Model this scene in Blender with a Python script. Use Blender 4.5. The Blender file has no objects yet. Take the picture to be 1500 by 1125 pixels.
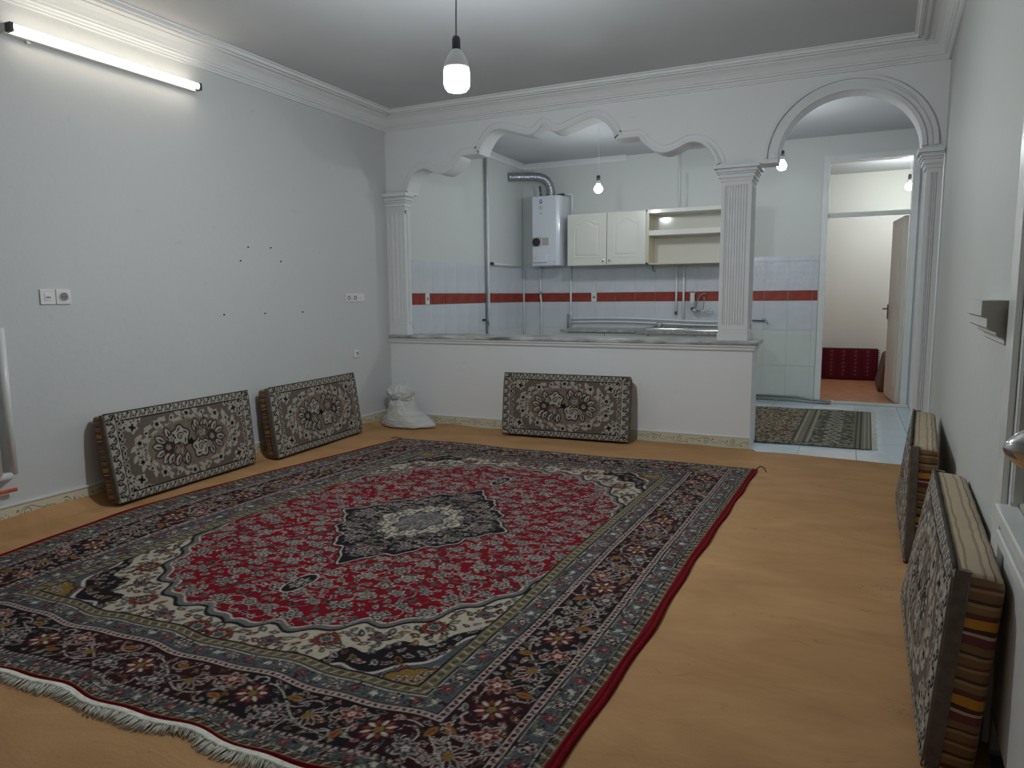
import bpy, bmesh, math, random
import numpy as np
from mathutils import Vector, Matrix

random.seed(7)
RNG = np.random.default_rng(11)
PI = math.pi
SC = bpy.context.scene
COL = SC.collection

# ------------------------------------------------------------------ camera
cam_d = bpy.data.cameras.new('camera')
cam = bpy.data.objects.new('camera', cam_d)
COL.objects.link(cam)
cam_d.sensor_width = 36.0
cam_d.lens = 24.773
cam_d.clip_start = 0.05
R_ = (0.9033040, 0.4289132, -0.0086755)
U_ = (-0.0451064, 0.1150670, 0.9923331)
F_ = (-0.4266231, 0.8959872, -0.1232872)
cam.matrix_world = Matrix(((R_[0], U_[0], -F_[0], 0.0), (R_[1], U_[1], -F_[1], 0.0),
                           (R_[2], U_[2], -F_[2], 1.2), (0, 0, 0, 1)))
SC.camera = cam

# ------------------------------------------------------------------ world, exposure
w = bpy.data.worlds.new('world')
SC.world = w
w.use_nodes = True
w.node_tree.nodes['Background'].inputs[0].default_value = (0.6, 0.7, 0.8, 1)
w.node_tree.nodes['Background'].inputs[1].default_value = 0.02
SC.view_settings.view_transform = 'Standard'
SC.view_settings.look = 'None'
SC.view_settings.gamma = 1.0
SC.view_settings.use_curve_mapping = False
SC.view_settings.exposure = 0.0

# lamp strengths (the lamps themselves are built further down)
E_MAIN, E_KITCHEN, E_HALL, E_BACK, E_TUBE = 455.0, 215.0, 215.0, 290.0, 8.0
COOL = (0.90, 0.97, 1.0)
WARM = (1.0, 0.90, 0.72)

# ------------------------------------------------------------------ materials
def mat(name, color, rough=0.6, metal=0.0, var=0.0, vscale=3.0, color2=None, bump=0.0, bscale=60.0,
        coat=0.0, detail=4.0, stretch=(1, 1, 1), spec=0.5, sheen=0.0):
    m = bpy.data.materials.new(name)
    m.use_nodes = True
    nt = m.node_tree
    b = nt.nodes['Principled BSDF']
    b.inputs['Roughness'].default_value = rough
    b.inputs['Metallic'].default_value = metal
    b.inputs['Specular IOR Level'].default_value = spec
    b.inputs['Coat Weight'].default_value = coat
    b.inputs['Coat Roughness'].default_value = 0.08
    b.inputs['Sheen Weight'].default_value = sheen
    b.inputs['Base Color'].default_value = (*color, 1)
    tc = nt.nodes.new('ShaderNodeTexCoord')
    mp = nt.nodes.new('ShaderNodeMapping')
    mp.inputs['Scale'].default_value = stretch
    nt.links.new(tc.outputs['Object'], mp.inputs['Vector'])
    if color2 is None:
        c = [max(0, x * (1 - var)) for x in color]
        color2 = c
    if var > 0 or color2 != color:
        n = nt.nodes.new('ShaderNodeTexNoise')
        n.inputs['Scale'].default_value = vscale
        n.inputs['Detail'].default_value = detail
        r = nt.nodes.new('ShaderNodeValToRGB')
        r.color_ramp.elements[0].position = 0.35
        r.color_ramp.elements[1].position = 0.65
        r.color_ramp.elements[0].color = (*color2, 1)
        r.color_ramp.elements[1].color = (*color, 1)
        nt.links.new(mp.outputs[0], n.inputs['Vector'])
        nt.links.new(n.outputs['Fac'], r.inputs['Fac'])
        nt.links.new(r.outputs['Color'], b.inputs['Base Color'])
    if bump > 0:
        n2 = nt.nodes.new('ShaderNodeTexNoise')
        n2.inputs['Scale'].default_value = bscale
        n2.inputs['Detail'].default_value = 5
        bp = nt.nodes.new('ShaderNodeBump')
        bp.inputs['Strength'].default_value = bump
        bp.inputs['Distance'].default_value = 0.01
        nt.links.new(mp.outputs[0], n2.inputs['Vector'])
        nt.links.new(n2.outputs['Fac'], bp.inputs['Height'])
        nt.links.new(bp.outputs[0], b.inputs['Normal'])
    return m

def emit(name, color, strength):
    m = bpy.data.materials.new(name)
    m.use_nodes = True
    b = m.node_tree.nodes['Principled BSDF']
    b.inputs['Base Color'].default_value = (0.8, 0.8, 0.8, 1)
    b.inputs['Emission Color'].default_value = (*color, 1)
    b.inputs['Emission Strength'].default_value = strength
    return m

def attr_mat(name, rough=0.9, bump=0.25, bscale=400.0, sheen=0.0, mixf=0.5):
    m = bpy.data.materials.new(name)
    m.use_nodes = True
    nt = m.node_tree
    b = nt.nodes['Principled BSDF']
    b.inputs['Roughness'].default_value = rough
    b.inputs['Specular IOR Level'].default_value = 0.15
    b.inputs['Sheen Weight'].default_value = sheen
    a = nt.nodes.new('ShaderNodeAttribute')
    a.attribute_name = 'dye'
    tc = nt.nodes.new('ShaderNodeTexCoord')
    n = nt.nodes.new('ShaderNodeTexNoise')
    n.inputs['Scale'].default_value = bscale
    n.inputs['Detail'].default_value = 2
    nt.links.new(tc.outputs['Object'], n.inputs['Vector'])
    mx = nt.nodes.new('ShaderNodeMix')
    mx.data_type = 'RGBA'
    mx.blend_type = 'MULTIPLY'
    mx.inputs[0].default_value = mixf
    nt.links.new(a.outputs['Color'], mx.inputs[6])
    rp = nt.nodes.new('ShaderNodeValToRGB')
    rp.color_ramp.elements[0].position = 0.3
    rp.color_ramp.elements[1].position = 0.6
    rp.color_ramp.elements[0].color = (0.45, 0.45, 0.45, 1)
    rp.color_ramp.elements[1].color = (1.1, 1.1, 1.1, 1)
    nt.links.new(n.outputs['Fac'], rp.inputs['Fac'])
    nt.links.new(rp.outputs['Color'], mx.inputs[7])
    nt.links.new(mx.outputs[2], b.inputs['Base Color'])
    bp = nt.nodes.new('ShaderNodeBump')
    bp.inputs['Strength'].default_value = bump
    bp.inputs['Distance'].default_value = 0.004
    nt.links.new(n.outputs['Fac'], bp.inputs['Height'])
    nt.links.new(bp.outputs[0], b.inputs['Normal'])
    return m

def wall_mat(name, base, tint, motif=0.06):
    """painted plaster / paper: faint cloudy motif, fine relief"""
    m = bpy.data.materials.new(name)
    m.use_nodes = True
    nt = m.node_tree
    b = nt.nodes['Principled BSDF']
    b.inputs['Roughness'].default_value = 0.62
    b.inputs['Specular IOR Level'].default_value = 0.3
    tc = nt.nodes.new('ShaderNodeTexCoord')
    vo = nt.nodes.new('ShaderNodeTexVoronoi')
    vo.inputs['Scale'].default_value = 5.0
    nz = nt.nodes.new('ShaderNodeTexNoise')
    nz.inputs['Scale'].default_value = 22
    nz.inputs['Detail'].default_value = 5
    nt.links.new(tc.outputs['Object'], vo.inputs['Vector'])
    nt.links.new(tc.outputs['Object'], nz.inputs['Vector'])
    r1 = nt.nodes.new('ShaderNodeValToRGB')
    r1.color_ramp.elements[0].position = 0.08
    r1.color_ramp.elements[1].position = 0.28
    r1.color_ramp.elements[0].color = (1, 1, 1, 1)
    r1.color_ramp.elements[1].color = (0, 0, 0, 1)
    nt.links.new(vo.outputs['Distance'], r1.inputs['Fac'])
    r2 = nt.nodes.new('ShaderNodeValToRGB')
    r2.color_ramp.elements[0].position = 0.55
    r2.color_ramp.elements[1].position = 0.66
    nt.links.new(nz.outputs['Fac'], r2.inputs['Fac'])
    mu = nt.nodes.new('ShaderNodeMath')
    mu.operation = 'MULTIPLY'
    nt.links.new(r1.outputs['Color'], mu.inputs[0])
    nt.links.new(r2.outputs['Color'], mu.inputs[1])
    n3 = nt.nodes.new('ShaderNodeTexNoise')
    n3.inputs['Scale'].default_value = 1.3
    n3.inputs['Detail'].default_value = 3
    nt.links.new(tc.outputs['Object'], n3.inputs['Vector'])
    m1 = nt.nodes.new('ShaderNodeMix')
    m1.data_type = 'RGBA'
    nt.links.new(n3.outputs['Fac'], m1.inputs[0])
    m1.inputs[6].default_value = (*base, 1)
    m1.inputs[7].default_value = (*tint, 1)
    m2 = nt.nodes.new('ShaderNodeMix')
    m2.data_type = 'RGBA'
    sc = nt.nodes.new('ShaderNodeMath')
    sc.operation = 'MULTIPLY'
    sc.inputs[1].default_value = motif * 4
    nt.links.new(mu.outputs[0], sc.inputs[0])
    nt.links.new(sc.outputs[0], m2.inputs[0])
    nt.links.new(m1.outputs[2], m2.inputs[6])
    m2.inputs[7].default_value = (base[0] * .72, base[1] * .68, base[2] * .62, 1)
    nt.links.new(m2.outputs[2], b.inputs['Base Color'])
    bp = nt.nodes.new('ShaderNodeBump')
    bp.inputs['Strength'].default_value = 0.35
    bp.inputs['Distance'].default_value = 0.004
    nt.links.new(nz.outputs['Fac'], bp.inputs['Height'])
    nt.links.new(bp.outputs[0], b.inputs['Normal'])
    return m

def felt_mat():
    m = bpy.data.materials.new('tan_felt')
    m.use_nodes = True
    nt = m.node_tree
    b = nt.nodes['Principled BSDF']
    b.inputs['Roughness'].default_value = 0.85
    b.inputs['Specular IOR Level'].default_value = 0.25
    tc = nt.nodes.new('ShaderNodeTexCoord')
    mp = nt.nodes.new('ShaderNodeMapping')
    mp.inputs['Scale'].default_value = (1.0, 2.1, 1)
    mp.inputs['Rotation'].default_value = (0, 0, -0.25)
    nt.links.new(tc.outputs['Object'], mp.inputs['Vector'])
    n = nt.nodes.new('ShaderNodeTexNoise')
    n.inputs['Scale'].default_value = 2.2
    n.inputs['Detail'].default_value = 6
    n.inputs['Roughness'].default_value = 0.6
    n.inputs['Distortion'].default_value = 0.6
    nt.links.new(mp.outputs[0], n.inputs['Vector'])
    r = nt.nodes.new('ShaderNodeValToRGB')
    r.color_ramp.elements[0].position = 0.3
    r.color_ramp.elements[1].position = 0.7
    r.color_ramp.elements[0].color = (0.40, 0.215, 0.092, 1)
    r.color_ramp.elements[1].color = (0.54, 0.310, 0.142, 1)
    nt.links.new(n.outputs['Fac'], r.inputs['Fac'])
    # fine dark hair-like creases
    n2 = nt.nodes.new('ShaderNodeTexNoise')
    n2.inputs['Scale'].default_value = 3.2
    n2.inputs['Detail'].default_value = 3
    n2.inputs['Distortion'].default_value = 1.5
    nt.links.new(mp.outputs[0], n2.inputs['Vector'])
    ab = nt.nodes.new('ShaderNodeMath')
    ab.operation = 'SUBTRACT'
    ab.inputs[1].default_value = 0.56
    nt.links.new(n2.outputs['Fac'], ab.inputs[0])
    ab2 = nt.nodes.new('ShaderNodeMath')
    ab2.operation = 'ABSOLUTE'
    nt.links.new(ab.outputs[0], ab2.inputs[0])
    cr = nt.nodes.new('ShaderNodeValToRGB')
    cr.color_ramp.elements[0].position = 0.0
    cr.color_ramp.elements[1].position = 0.006
    cr.color_ramp.elements[0].color = (1, 1, 1, 1)
    cr.color_ramp.elements[1].color = (0, 0, 0, 1)
    nt.links.new(ab2.outputs[0], cr.inputs['Fac'])
    gt = nt.nodes.new('ShaderNodeTexNoise')
    gt.inputs['Scale'].default_value = 2.6
    nt.links.new(tc.outputs['Object'], gt.inputs['Vector'])
    g2 = nt.nodes.new('ShaderNodeValToRGB')
    g2.color_ramp.elements[0].position = 0.52
    g2.color_ramp.elements[1].position = 0.60
    nt.links.new(gt.outputs['Fac'], g2.inputs['Fac'])
    mu = nt.nodes.new('ShaderNodeMath')
    mu.operation = 'MULTIPLY'
    nt.links.new(cr.outputs['Color'], mu.inputs[0])
    nt.links.new(g2.outputs['Color'], mu.inputs[1])
    mu2 = nt.nodes.new('ShaderNodeMath')
    mu2.operation = 'MULTIPLY'
    mu2.inputs[1].default_value = 0.55
    nt.links.new(mu.outputs[0], mu2.inputs[0])
    mx = nt.nodes.new('ShaderNodeMix')
    mx.data_type = 'RGBA'
    nt.links.new(mu2.outputs[0], mx.inputs[0])
    nt.links.new(r.outputs['Color'], mx.inputs[6])
    mx.inputs[7].default_value = (0.09, 0.055, 0.03, 1)
    nt.links.new(mx.outputs[2], b.inputs['Base Color'])
    fn = nt.nodes.new('ShaderNodeTexNoise')
    fn.inputs['Scale'].default_value = 90
    nt.links.new(tc.outputs['Object'], fn.inputs['Vector'])
    ad = nt.nodes.new('ShaderNodeMath')
    ad.operation = 'MULTIPLY_ADD'
    ad.inputs[1].default_value = 0.15
    nt.links.new(fn.outputs['Fac'], ad.inputs[0])
    nt.links.new(n.outputs['Fac'], ad.inputs[2])
    bp = nt.nodes.new('ShaderNodeBump')
    bp.inputs['Strength'].default_value = 0.35
    bp.inputs['Distance'].default_value = 0.03
    nt.links.new(ad.outputs[0], bp.inputs['Height'])
    nt.links.new(bp.outputs[0], b.inputs['Normal'])
    return m

def stripe_mat(name, seq, period, flat_seq=None):
    """woven striped cloth of the cushion sides: bands stacked along local z on the ends, along local y on top"""
    m = bpy.data.materials.new(name)
    m.use_nodes = True
    nt = m.node_tree
    b = nt.nodes['Principled BSDF']
    b.inputs['Roughness'].default_value = 0.75
    b.inputs['Sheen Weight'].default_value = 0.1
    tc = nt.nodes.new('ShaderNodeTexCoord')
    sp = nt.nodes.new('ShaderNodeSeparateXYZ')
    nt.links.new(tc.outputs['Object'], sp.inputs[0])
    wob = nt.nodes.new('ShaderNodeTexNoise')
    wob.inputs['Scale'].default_value = 9
    nt.links.new(tc.outputs['Object'], wob.inputs['Vector'])

    def ramp(axis, seq, period):
        ad = nt.nodes.new('ShaderNodeMath')
        ad.operation = 'MULTIPLY_ADD'
        ad.inputs[1].default_value = 0.016
        nt.links.new(wob.outputs['Fac'], ad.inputs[0])
        nt.links.new(sp.outputs[axis], ad.inputs[2])
        dv = nt.nodes.new('ShaderNodeMath')
        dv.operation = 'DIVIDE'
        dv.inputs[1].default_value = period
        nt.links.new(ad.outputs[0], dv.inputs[0])
        fr = nt.nodes.new('ShaderNodeMath')
        fr.operation = 'FRACT'
        nt.links.new(dv.outputs[0], fr.inputs[0])
        r = nt.nodes.new('ShaderNodeValToRGB')
        r.color_ramp.interpolation = 'CONSTANT'
        e = r.color_ramp.elements
        while len(e) < len(seq):
            e.new(0.5)
        for i, (p, c) in enumerate(seq):
            e[i].position = p
            e[i].color = (*c, 1)
        nt.links.new(fr.outputs[0], r.inputs['Fac'])
        return r
    rz = ramp(2, seq, period)
    ry = ramp(1, flat_seq or seq, 0.075)
    ge = nt.nodes.new('ShaderNodeTexCoord')
    s2 = nt.nodes.new('ShaderNodeSeparateXYZ')
    nt.links.new(ge.outputs['Normal'], s2.inputs[0])
    a1 = nt.nodes.new('ShaderNodeMath')
    a1.operation = 'ABSOLUTE'
    nt.links.new(s2.outputs[2], a1.inputs[0])
    g = nt.nodes.new('ShaderNodeMath')
    g.operation = 'GREATER_THAN'
    g.inputs[1].default_value = 0.6
    nt.links.new(a1.outputs[0], g.inputs[0])
    mx = nt.nodes.new('ShaderNodeMix')
    mx.data_type = 'RGBA'
    nt.links.new(g.outputs[0], mx.inputs[0])
    nt.links.new(rz.outputs['Color'], mx.inputs[6])
    nt.links.new(ry.outputs['Color'], mx.inputs[7])
    nt.links.new(mx.outputs[2], b.inputs['Base Color'])
    bp = nt.nodes.new('ShaderNodeBump')
    bp.inputs['Strength'].default_value = 0.5
    bp.inputs['Distance'].default_value = 0.01
    nt.links.new(wob.outputs['Fac'], bp.inputs['Height'])
    nt.links.new(bp.outputs[0], b.inputs['Normal'])
    return m

M = {}
M['wall'] = wall_mat('white_wallpaper', (0.60, 0.61, 0.62), (0.65, 0.66, 0.66))
M['wall_r'] = wall_mat('white_wallpaper_dimmed', (0.52, 0.535, 0.51), (0.57, 0.58, 0.555))  # same white paper, colour darkened to tone down lamplight on the right wall
M['wallplain'] = wall_mat('white_paint', (0.80, 0.81, 0.83), (0.85, 0.86, 0.87), 0.05)
M['kwall'] = wall_mat('pale_green_paint', (0.665, 0.68, 0.665), (0.70, 0.715, 0.695), 0.01)
M['cream_wall'] = wall_mat('cream_paint', (0.80, 0.78, 0.72), (0.84, 0.82, 0.76), 0.01)
M['ceil'] = mat('ceiling_paint', (0.58, 0.595, 0.61), 0.8, var=0.06, vscale=1.5, bump=0.08, bscale=30)
M['plaster'] = mat('plaster_moulding', (0.79, 0.80, 0.81), 0.6, var=0.02, vscale=6, bump=0.1, bscale=50)
M['end_shade_leaf'] = mat('shade_and_leaf_grey', (0.40, 0.39, 0.34), 0.85, var=0.2, vscale=8, bump=0.3, bscale=40)  # painted shade for the moulding's end; also the door leaf's grey
M['gloss'] = mat('white_gloss_paint', (0.78, 0.80, 0.79), 0.25, var=0.04, vscale=9, coat=0.2)
M['doorgrey'] = mat('aged_cream_paint', (0.70, 0.66, 0.60), 0.4)
M['felt'] = felt_mat()
M['sub'] = mat('cement', (0.35, 0.34, 0.33), 0.8, var=0.2, vscale=6)
M['grout'] = mat('tile_grout', (0.66, 0.67, 0.67), 0.8)
M['tile_w'] = mat('white_marbled_tile', (0.70, 0.72, 0.75), 0.16, var=0.1, vscale=7, color2=(0.64, 0.67, 0.72), detail=8, coat=0.3)
M['tile_p'] = mat('patterned_wall_tile', (0.71, 0.73, 0.76), 0.18, vscale=24, color2=(0.62, 0.64, 0.72), detail=10, coat=0.3)
M['tile_c'] = mat('pale_green_tile', (0.70, 0.75, 0.71), 0.2, var=0.05, vscale=5, coat=0.3)
M['tile_r'] = mat('brick_red_tile', (0.36, 0.050, 0.026), 0.25, vscale=12, color2=(0.24, 0.035, 0.028), coat=0.2)
M['tile_b'] = mat('pale_blue_floor_tile', (0.60, 0.72, 0.80), 0.22, vscale=10, color2=(0.66, 0.78, 0.84), detail=8, coat=0.2)
M['tile_fw'] = mat('white_floor_tile', (0.78, 0.80, 0.82), 0.25, var=0.06, vscale=8)
M['marble'] = mat('grey_veined_marble', (0.66, 0.67, 0.66), 0.34, vscale=5, color2=(0.17, 0.18, 0.19), detail=9, stretch=(1, 3, 5))
M['stone'] = mat('granite_worktop', (0.46, 0.45, 0.42), 0.3, vscale=22, color2=(0.26, 0.26, 0.25), detail=8)
M['steel'] = mat('brushed_steel', (0.62, 0.62, 0.60), 0.22, 1.0, var=0.15, vscale=20, stretch=(1, 30, 1))
M['chrome'] = mat('chrome', (0.70, 0.70, 0.70), 0.12, 1.0)
M['dkmetal'] = mat('dull_dark_metal', (0.10, 0.11, 0.12), 0.45, 0.6)
M['foil'] = mat('aluminium_flue', (0.48, 0.50, 0.53), 0.33, 0.95, var=0.2, vscale=30)
M['enamel'] = mat('white_enamel', (0.76, 0.79, 0.86), 0.22, var=0.02, vscale=4, coat=0.4)
M['cab'] = mat('cream_foil_door', (0.78, 0.76, 0.70), 0.28, var=0.03, vscale=6, coat=0.3)
M['cabin'] = mat('cream_board', (0.70, 0.62, 0.44), 0.3, var=0.06, vscale=4)
M['cabback'] = mat('glossy_cream_board', (0.76, 0.74, 0.66), 0.12, coat=0.5)
M['pipe'] = mat('white_painted_pipe', (0.84, 0.86, 0.86), 0.35, var=0.05, vscale=20)
M['greypipe'] = mat('grey_pipe', (0.34, 0.36, 0.36), 0.45, 0.3, var=0.2, vscale=20)
M['plastic'] = mat('white_plastic', (0.80, 0.80, 0.78), 0.35)
M['black'] = mat('black_plastic', (0.018, 0.02, 0.022), 0.35)
M['darkgrey'] = mat('dark_grey_plastic', (0.05, 0.055, 0.06), 0.5)
M['shadowgap'] = mat('grey_recess', (0.25, 0.25, 0.24), 0.7)
M['label'] = mat('grey_label', (0.48, 0.47, 0.44), 0.5, var=0.1, vscale=60)
M['bluemark'] = mat('blue_print', (0.12, 0.20, 0.30), 0.5)
M['orange'] = mat('orange_red_plastic', (0.55, 0.09, 0.03), 0.4)
M['taupe'] = mat('taupe_velvet', (0.155, 0.125, 0.105), 0.9, var=0.25, vscale=40, bump=0.3, bscale=200, sheen=0.15, spec=0.1)
M['darkpipe'] = mat('dark_brown_piping', (0.035, 0.028, 0.022), 0.8)
M['redwool'] = mat('red_wool_edging', (0.20, 0.006, 0.011), 0.9, var=0.3, vscale=70, bump=0.4, bscale=200, spec=0.1)
M['fringe'] = mat('cotton_fringe', (0.78, 0.76, 0.66), 0.9, var=0.2, vscale=40, spec=0.1)
M['sack'] = mat('woven_white_sack', (0.70, 0.71, 0.69), 0.55, var=0.12, vscale=9, bump=0.5, bscale=45, stretch=(1, 1, 3))
M['twine'] = mat('grey_twine', (0.30, 0.30, 0.29), 0.8)
M['thread'] = mat('black_thread', (0.03, 0.02, 0.02), 0.8)
M['redkilim'] = None
M['dial'] = mat('dark_dial', (0.03, 0.035, 0.045), 0.3)
M['mfloor'] = mat('orange_marbled_lino', (0.74, 0.36, 0.20), 0.3, vscale=8, color2=(0.46, 0.15, 0.055), detail=9, stretch=(1, 2.2, 1), coat=0.2)
M['frost'] = mat('obscured_glass', (0.14, 0.15, 0.13), 0.25, var=0.15, vscale=30)
M['glass'] = None
g = bpy.data.materials.new('clear_glass')
g.use_nodes = True
gb = g.node_tree.nodes['Principled BSDF']
gb.inputs['Transmission Weight'].default_value = 1.0
gb.inputs['Roughness'].default_value = 0.0
gb.inputs['IOR'].default_value = 1.05
gb.inputs['Base Color'].default_value = (0.97, 0.99, 0.98, 1)
M['glass'] = g
M['em_main'] = emit('lit_globe_main', COOL, E_MAIN)
M['em_kitchen'] = emit('lit_globe_kitchen', COOL, E_KITCHEN)
M['em_hall'] = emit('lit_globe_hall', COOL, E_HALL)
M['em_back'] = emit('lit_globe_back', COOL, E_BACK)
M['em_tube'] = emit('lit_tube', WARM, E_TUBE)
M['dye'] = attr_mat('carpet_pile', 0.95, 0.35, 330.0)
M['dye_cushion'] = attr_mat('woven_cushion_face', 0.92, 0.25, 260.0)
M['dye_print'] = attr_mat('printed_strip', 0.5, 0.0, 60.0, mixf=0.0)
TP = (0.155, 0.125, 0.105)
M['stripe'] = stripe_mat('striped_side_cloth', [
    (0.00, (0.50, 0.22, 0.012)), (0.12, (0.10, 0.028, 0.022)), (0.19, (0.22, 0.13, 0.05)), (0.27, (0.33, 0.21, 0.09)),
    (0.31, (0.05, 0.022, 0.018)), (0.35, (0.18, 0.095, 0.035)), (0.45, (0.30, 0.19, 0.085)), (0.49, (0.11, 0.045, 0.028)),
    (0.53, (0.19, 0.105, 0.038)), (0.62, (0.30, 0.20, 0.09)), (0.66, (0.06, 0.022, 0.018)), (0.69, (0.20, 0.11, 0.05)),
    (0.78, (0.13, 0.03, 0.032)), (0.90, (0.50, 0.34, 0.26)), (0.94, (0.05, 0.018, 0.015))], 0.200,
    [(0.0, (0.42, 0.33, 0.21)), (0.2, (0.28, 0.20, 0.12)), (0.3, (0.46, 0.36, 0.23)), (0.5, (0.16, 0.11, 0.07)),
     (0.56, (0.40, 0.31, 0.19)), (0.76, (0.25, 0.18, 0.10)), (0.84, (0.42, 0.33, 0.20))])

# ------------------------------------------------------------------ object helpers
def props(o, label=None, cat=None, group=None, kind=None):
    if label: o['label'] = label
    if cat: o['category'] = cat
    if group: o['group'] = group
    if kind: o['kind'] = kind
    return o

def thing(name, label, cat, loc=(0, 0, 0), group=None):
    o = bpy.data.objects.new(name, None)
    o.empty_display_size = 0.1
    COL.objects.link(o)
    o.location = loc
    return props(o, label, cat, group)

def link(name, me, m, parent=None):
    o = bpy.data.objects.new(name, me)
    COL.objects.link(o)
    if m is not None and len(me.materials) == 0:
        me.materials.append(m)
    if parent is not None:
        o.parent = parent
        q = parent
        off = Vector((0, 0, 0))
        while q is not None:
            off += q.location
            q = q.parent
        # geometry is written in world coordinates; undo the parents' offset
        o.location = (-off.x, -off.y, -off.z)
    return o

class MB:
    def __init__(s):
        s.v = []
        s.f = []

    def add(s, vs, fs):
        n = len(s.v)
        s.v += [tuple(v) for v in vs]
        s.f += [tuple(i + n for i in f) for f in fs]
        return s

    def box(s, x0, x1, y0, y1, z0, z1):
        v = [(x0, y0, z0), (x1, y0, z0), (x1, y1, z0), (x0, y1, z0), (x0, y0, z1), (x1, y0, z1), (x1, y1, z1), (x0, y1, z1)]
        return s.add(v, [(0, 3, 2, 1), (4, 5, 6, 7), (0, 1, 5, 4), (1, 2, 6, 5), (2, 3, 7, 6), (3, 0, 4, 7)])

    def hexa(s, b, t):
        """bottom quad b, top quad t (counter-clockwise from above)"""
        return s.add(list(b) + list(t), [(0, 3, 2, 1), (4, 5, 6, 7), (0, 1, 5, 4), (1, 2, 6, 5), (2, 3, 7, 6), (3, 0, 4, 7)])

    def loft(s, rings, closed=True, cap=True):
        n = len(rings[0])
        base = len(s.v)
        for r in rings:
            s.v += [tuple(p) for p in r]
        for k in range(len(rings) - 1):
            for i in range(n if closed else n - 1):
                j = (i + 1) % n
                a = base + k * n
                s.f.append((a + i, a + j, a + n + j, a + n + i))
        if cap:
            s.f.append(tuple(base + i for i in reversed(range(n))))
            e = base + (len(rings) - 1) * n
            s.f.append(tuple(e + i for i in range(n)))
        return s

    def tube(s, path, r, n=8):
        path = [Vector(p) for p in path]
        rings = []
        up = Vector((0.13, 0.31, 0.94)).normalized()
        for i, p in enumerate(path):
            d = (path[min(i + 1, len(path) - 1)] - path[max(i - 1, 0)]).normalized()
            u = up.cross(d)
            if u.length < 0.2:
                u = Vector((1, 0, 0)).cross(d)
            u.normalize()
            vv = d.cross(u)
            rr = r[i] if isinstance(r, (list, tuple)) else r
            rings.append([p + u * (rr * math.cos(2 * PI * k / n)) + vv * (rr * math.sin(2 * PI * k / n)) for k in range(n)])
        return s.loft(rings)

    def lathe(s, prof, c, n=20, axis='z'):
        rings = []
        for r, z in prof:
            ring = []
            for k in range(n):
                a = 2 * PI * k / n
                p = (r * math.cos(a), r * math.sin(a), z)
                if axis == 'x': p = (p[2], p[0], p[1])
                if axis == 'y': p = (p[1], p[2], p[0])
                ring.append((c[0] + p[0], c[1] + p[1], c[2] + p[2]))
            rings.append(ring)
        return s.loft(rings)

    def prism(s, poly, f0, f1):
        """poly: 2D list, f0/f1 map (a,b) -> 3D at both ends"""
        return s.loft([[f0(*p) for p in poly], [f1(*p) for p in poly]])

    def build(s, name, m, parent=None, smooth=False, bevel=0.0, seg=2, kind=None, label=None, fix=True):
        me = bpy.data.meshes.new(name)
        me.from_pydata(s.v, [], s.f)
        if fix:
            bm = bmesh.new()
            bm.from_mesh(me)
            bmesh.ops.recalc_face_normals(bm, faces=bm.faces)
            bm.to_mesh(me)
            bm.free()
        if smooth:
            me.polygons.foreach_set('use_smooth', [True] * len(me.polygons))
        o = link(name, me, m, parent)
        if bevel:
            md = o.modifiers.new('bevel', 'BEVEL')
            md.width = bevel
            md.segments = seg
            md.limit_method = 'ANGLE'
        if kind: o['kind'] = kind
        if label: o['label'] = label
        return o

def struct(mb, name, m, label=None, **k):
    o = mb.build(name, m, **k)
    o['kind'] = 'structure'
    if label: o['label'] = label
    return o

def box(name, m, a, parent=None, **k):
    return MB().box(*a).build(name, m, parent, **k)

def spline(pts, n=8, closed=False):
    """Catmull-Rom through 2D/3D points"""
    P = [Vector(p) if len(p) == 3 else Vector((p[0], p[1], 0)) for p in pts]
    out = []
    N = len(P)
    for i in range(N - 1):
        p0, p1, p2, p3 = P[max(i - 1, 0)], P[i], P[i + 1], P[min(i + 2, N - 1)]
        for k in range(n):
            t = k / n
            out.append(0.5 * ((2 * p1) + (p2 - p0) * t + (2 * p0 - 5 * p1 + 4 * p2 - p3) * t * t + (3 * p1 - p0 - 3 * p2 + p3) * t ** 3))
    out.append(P[-1])
    return out

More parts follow.
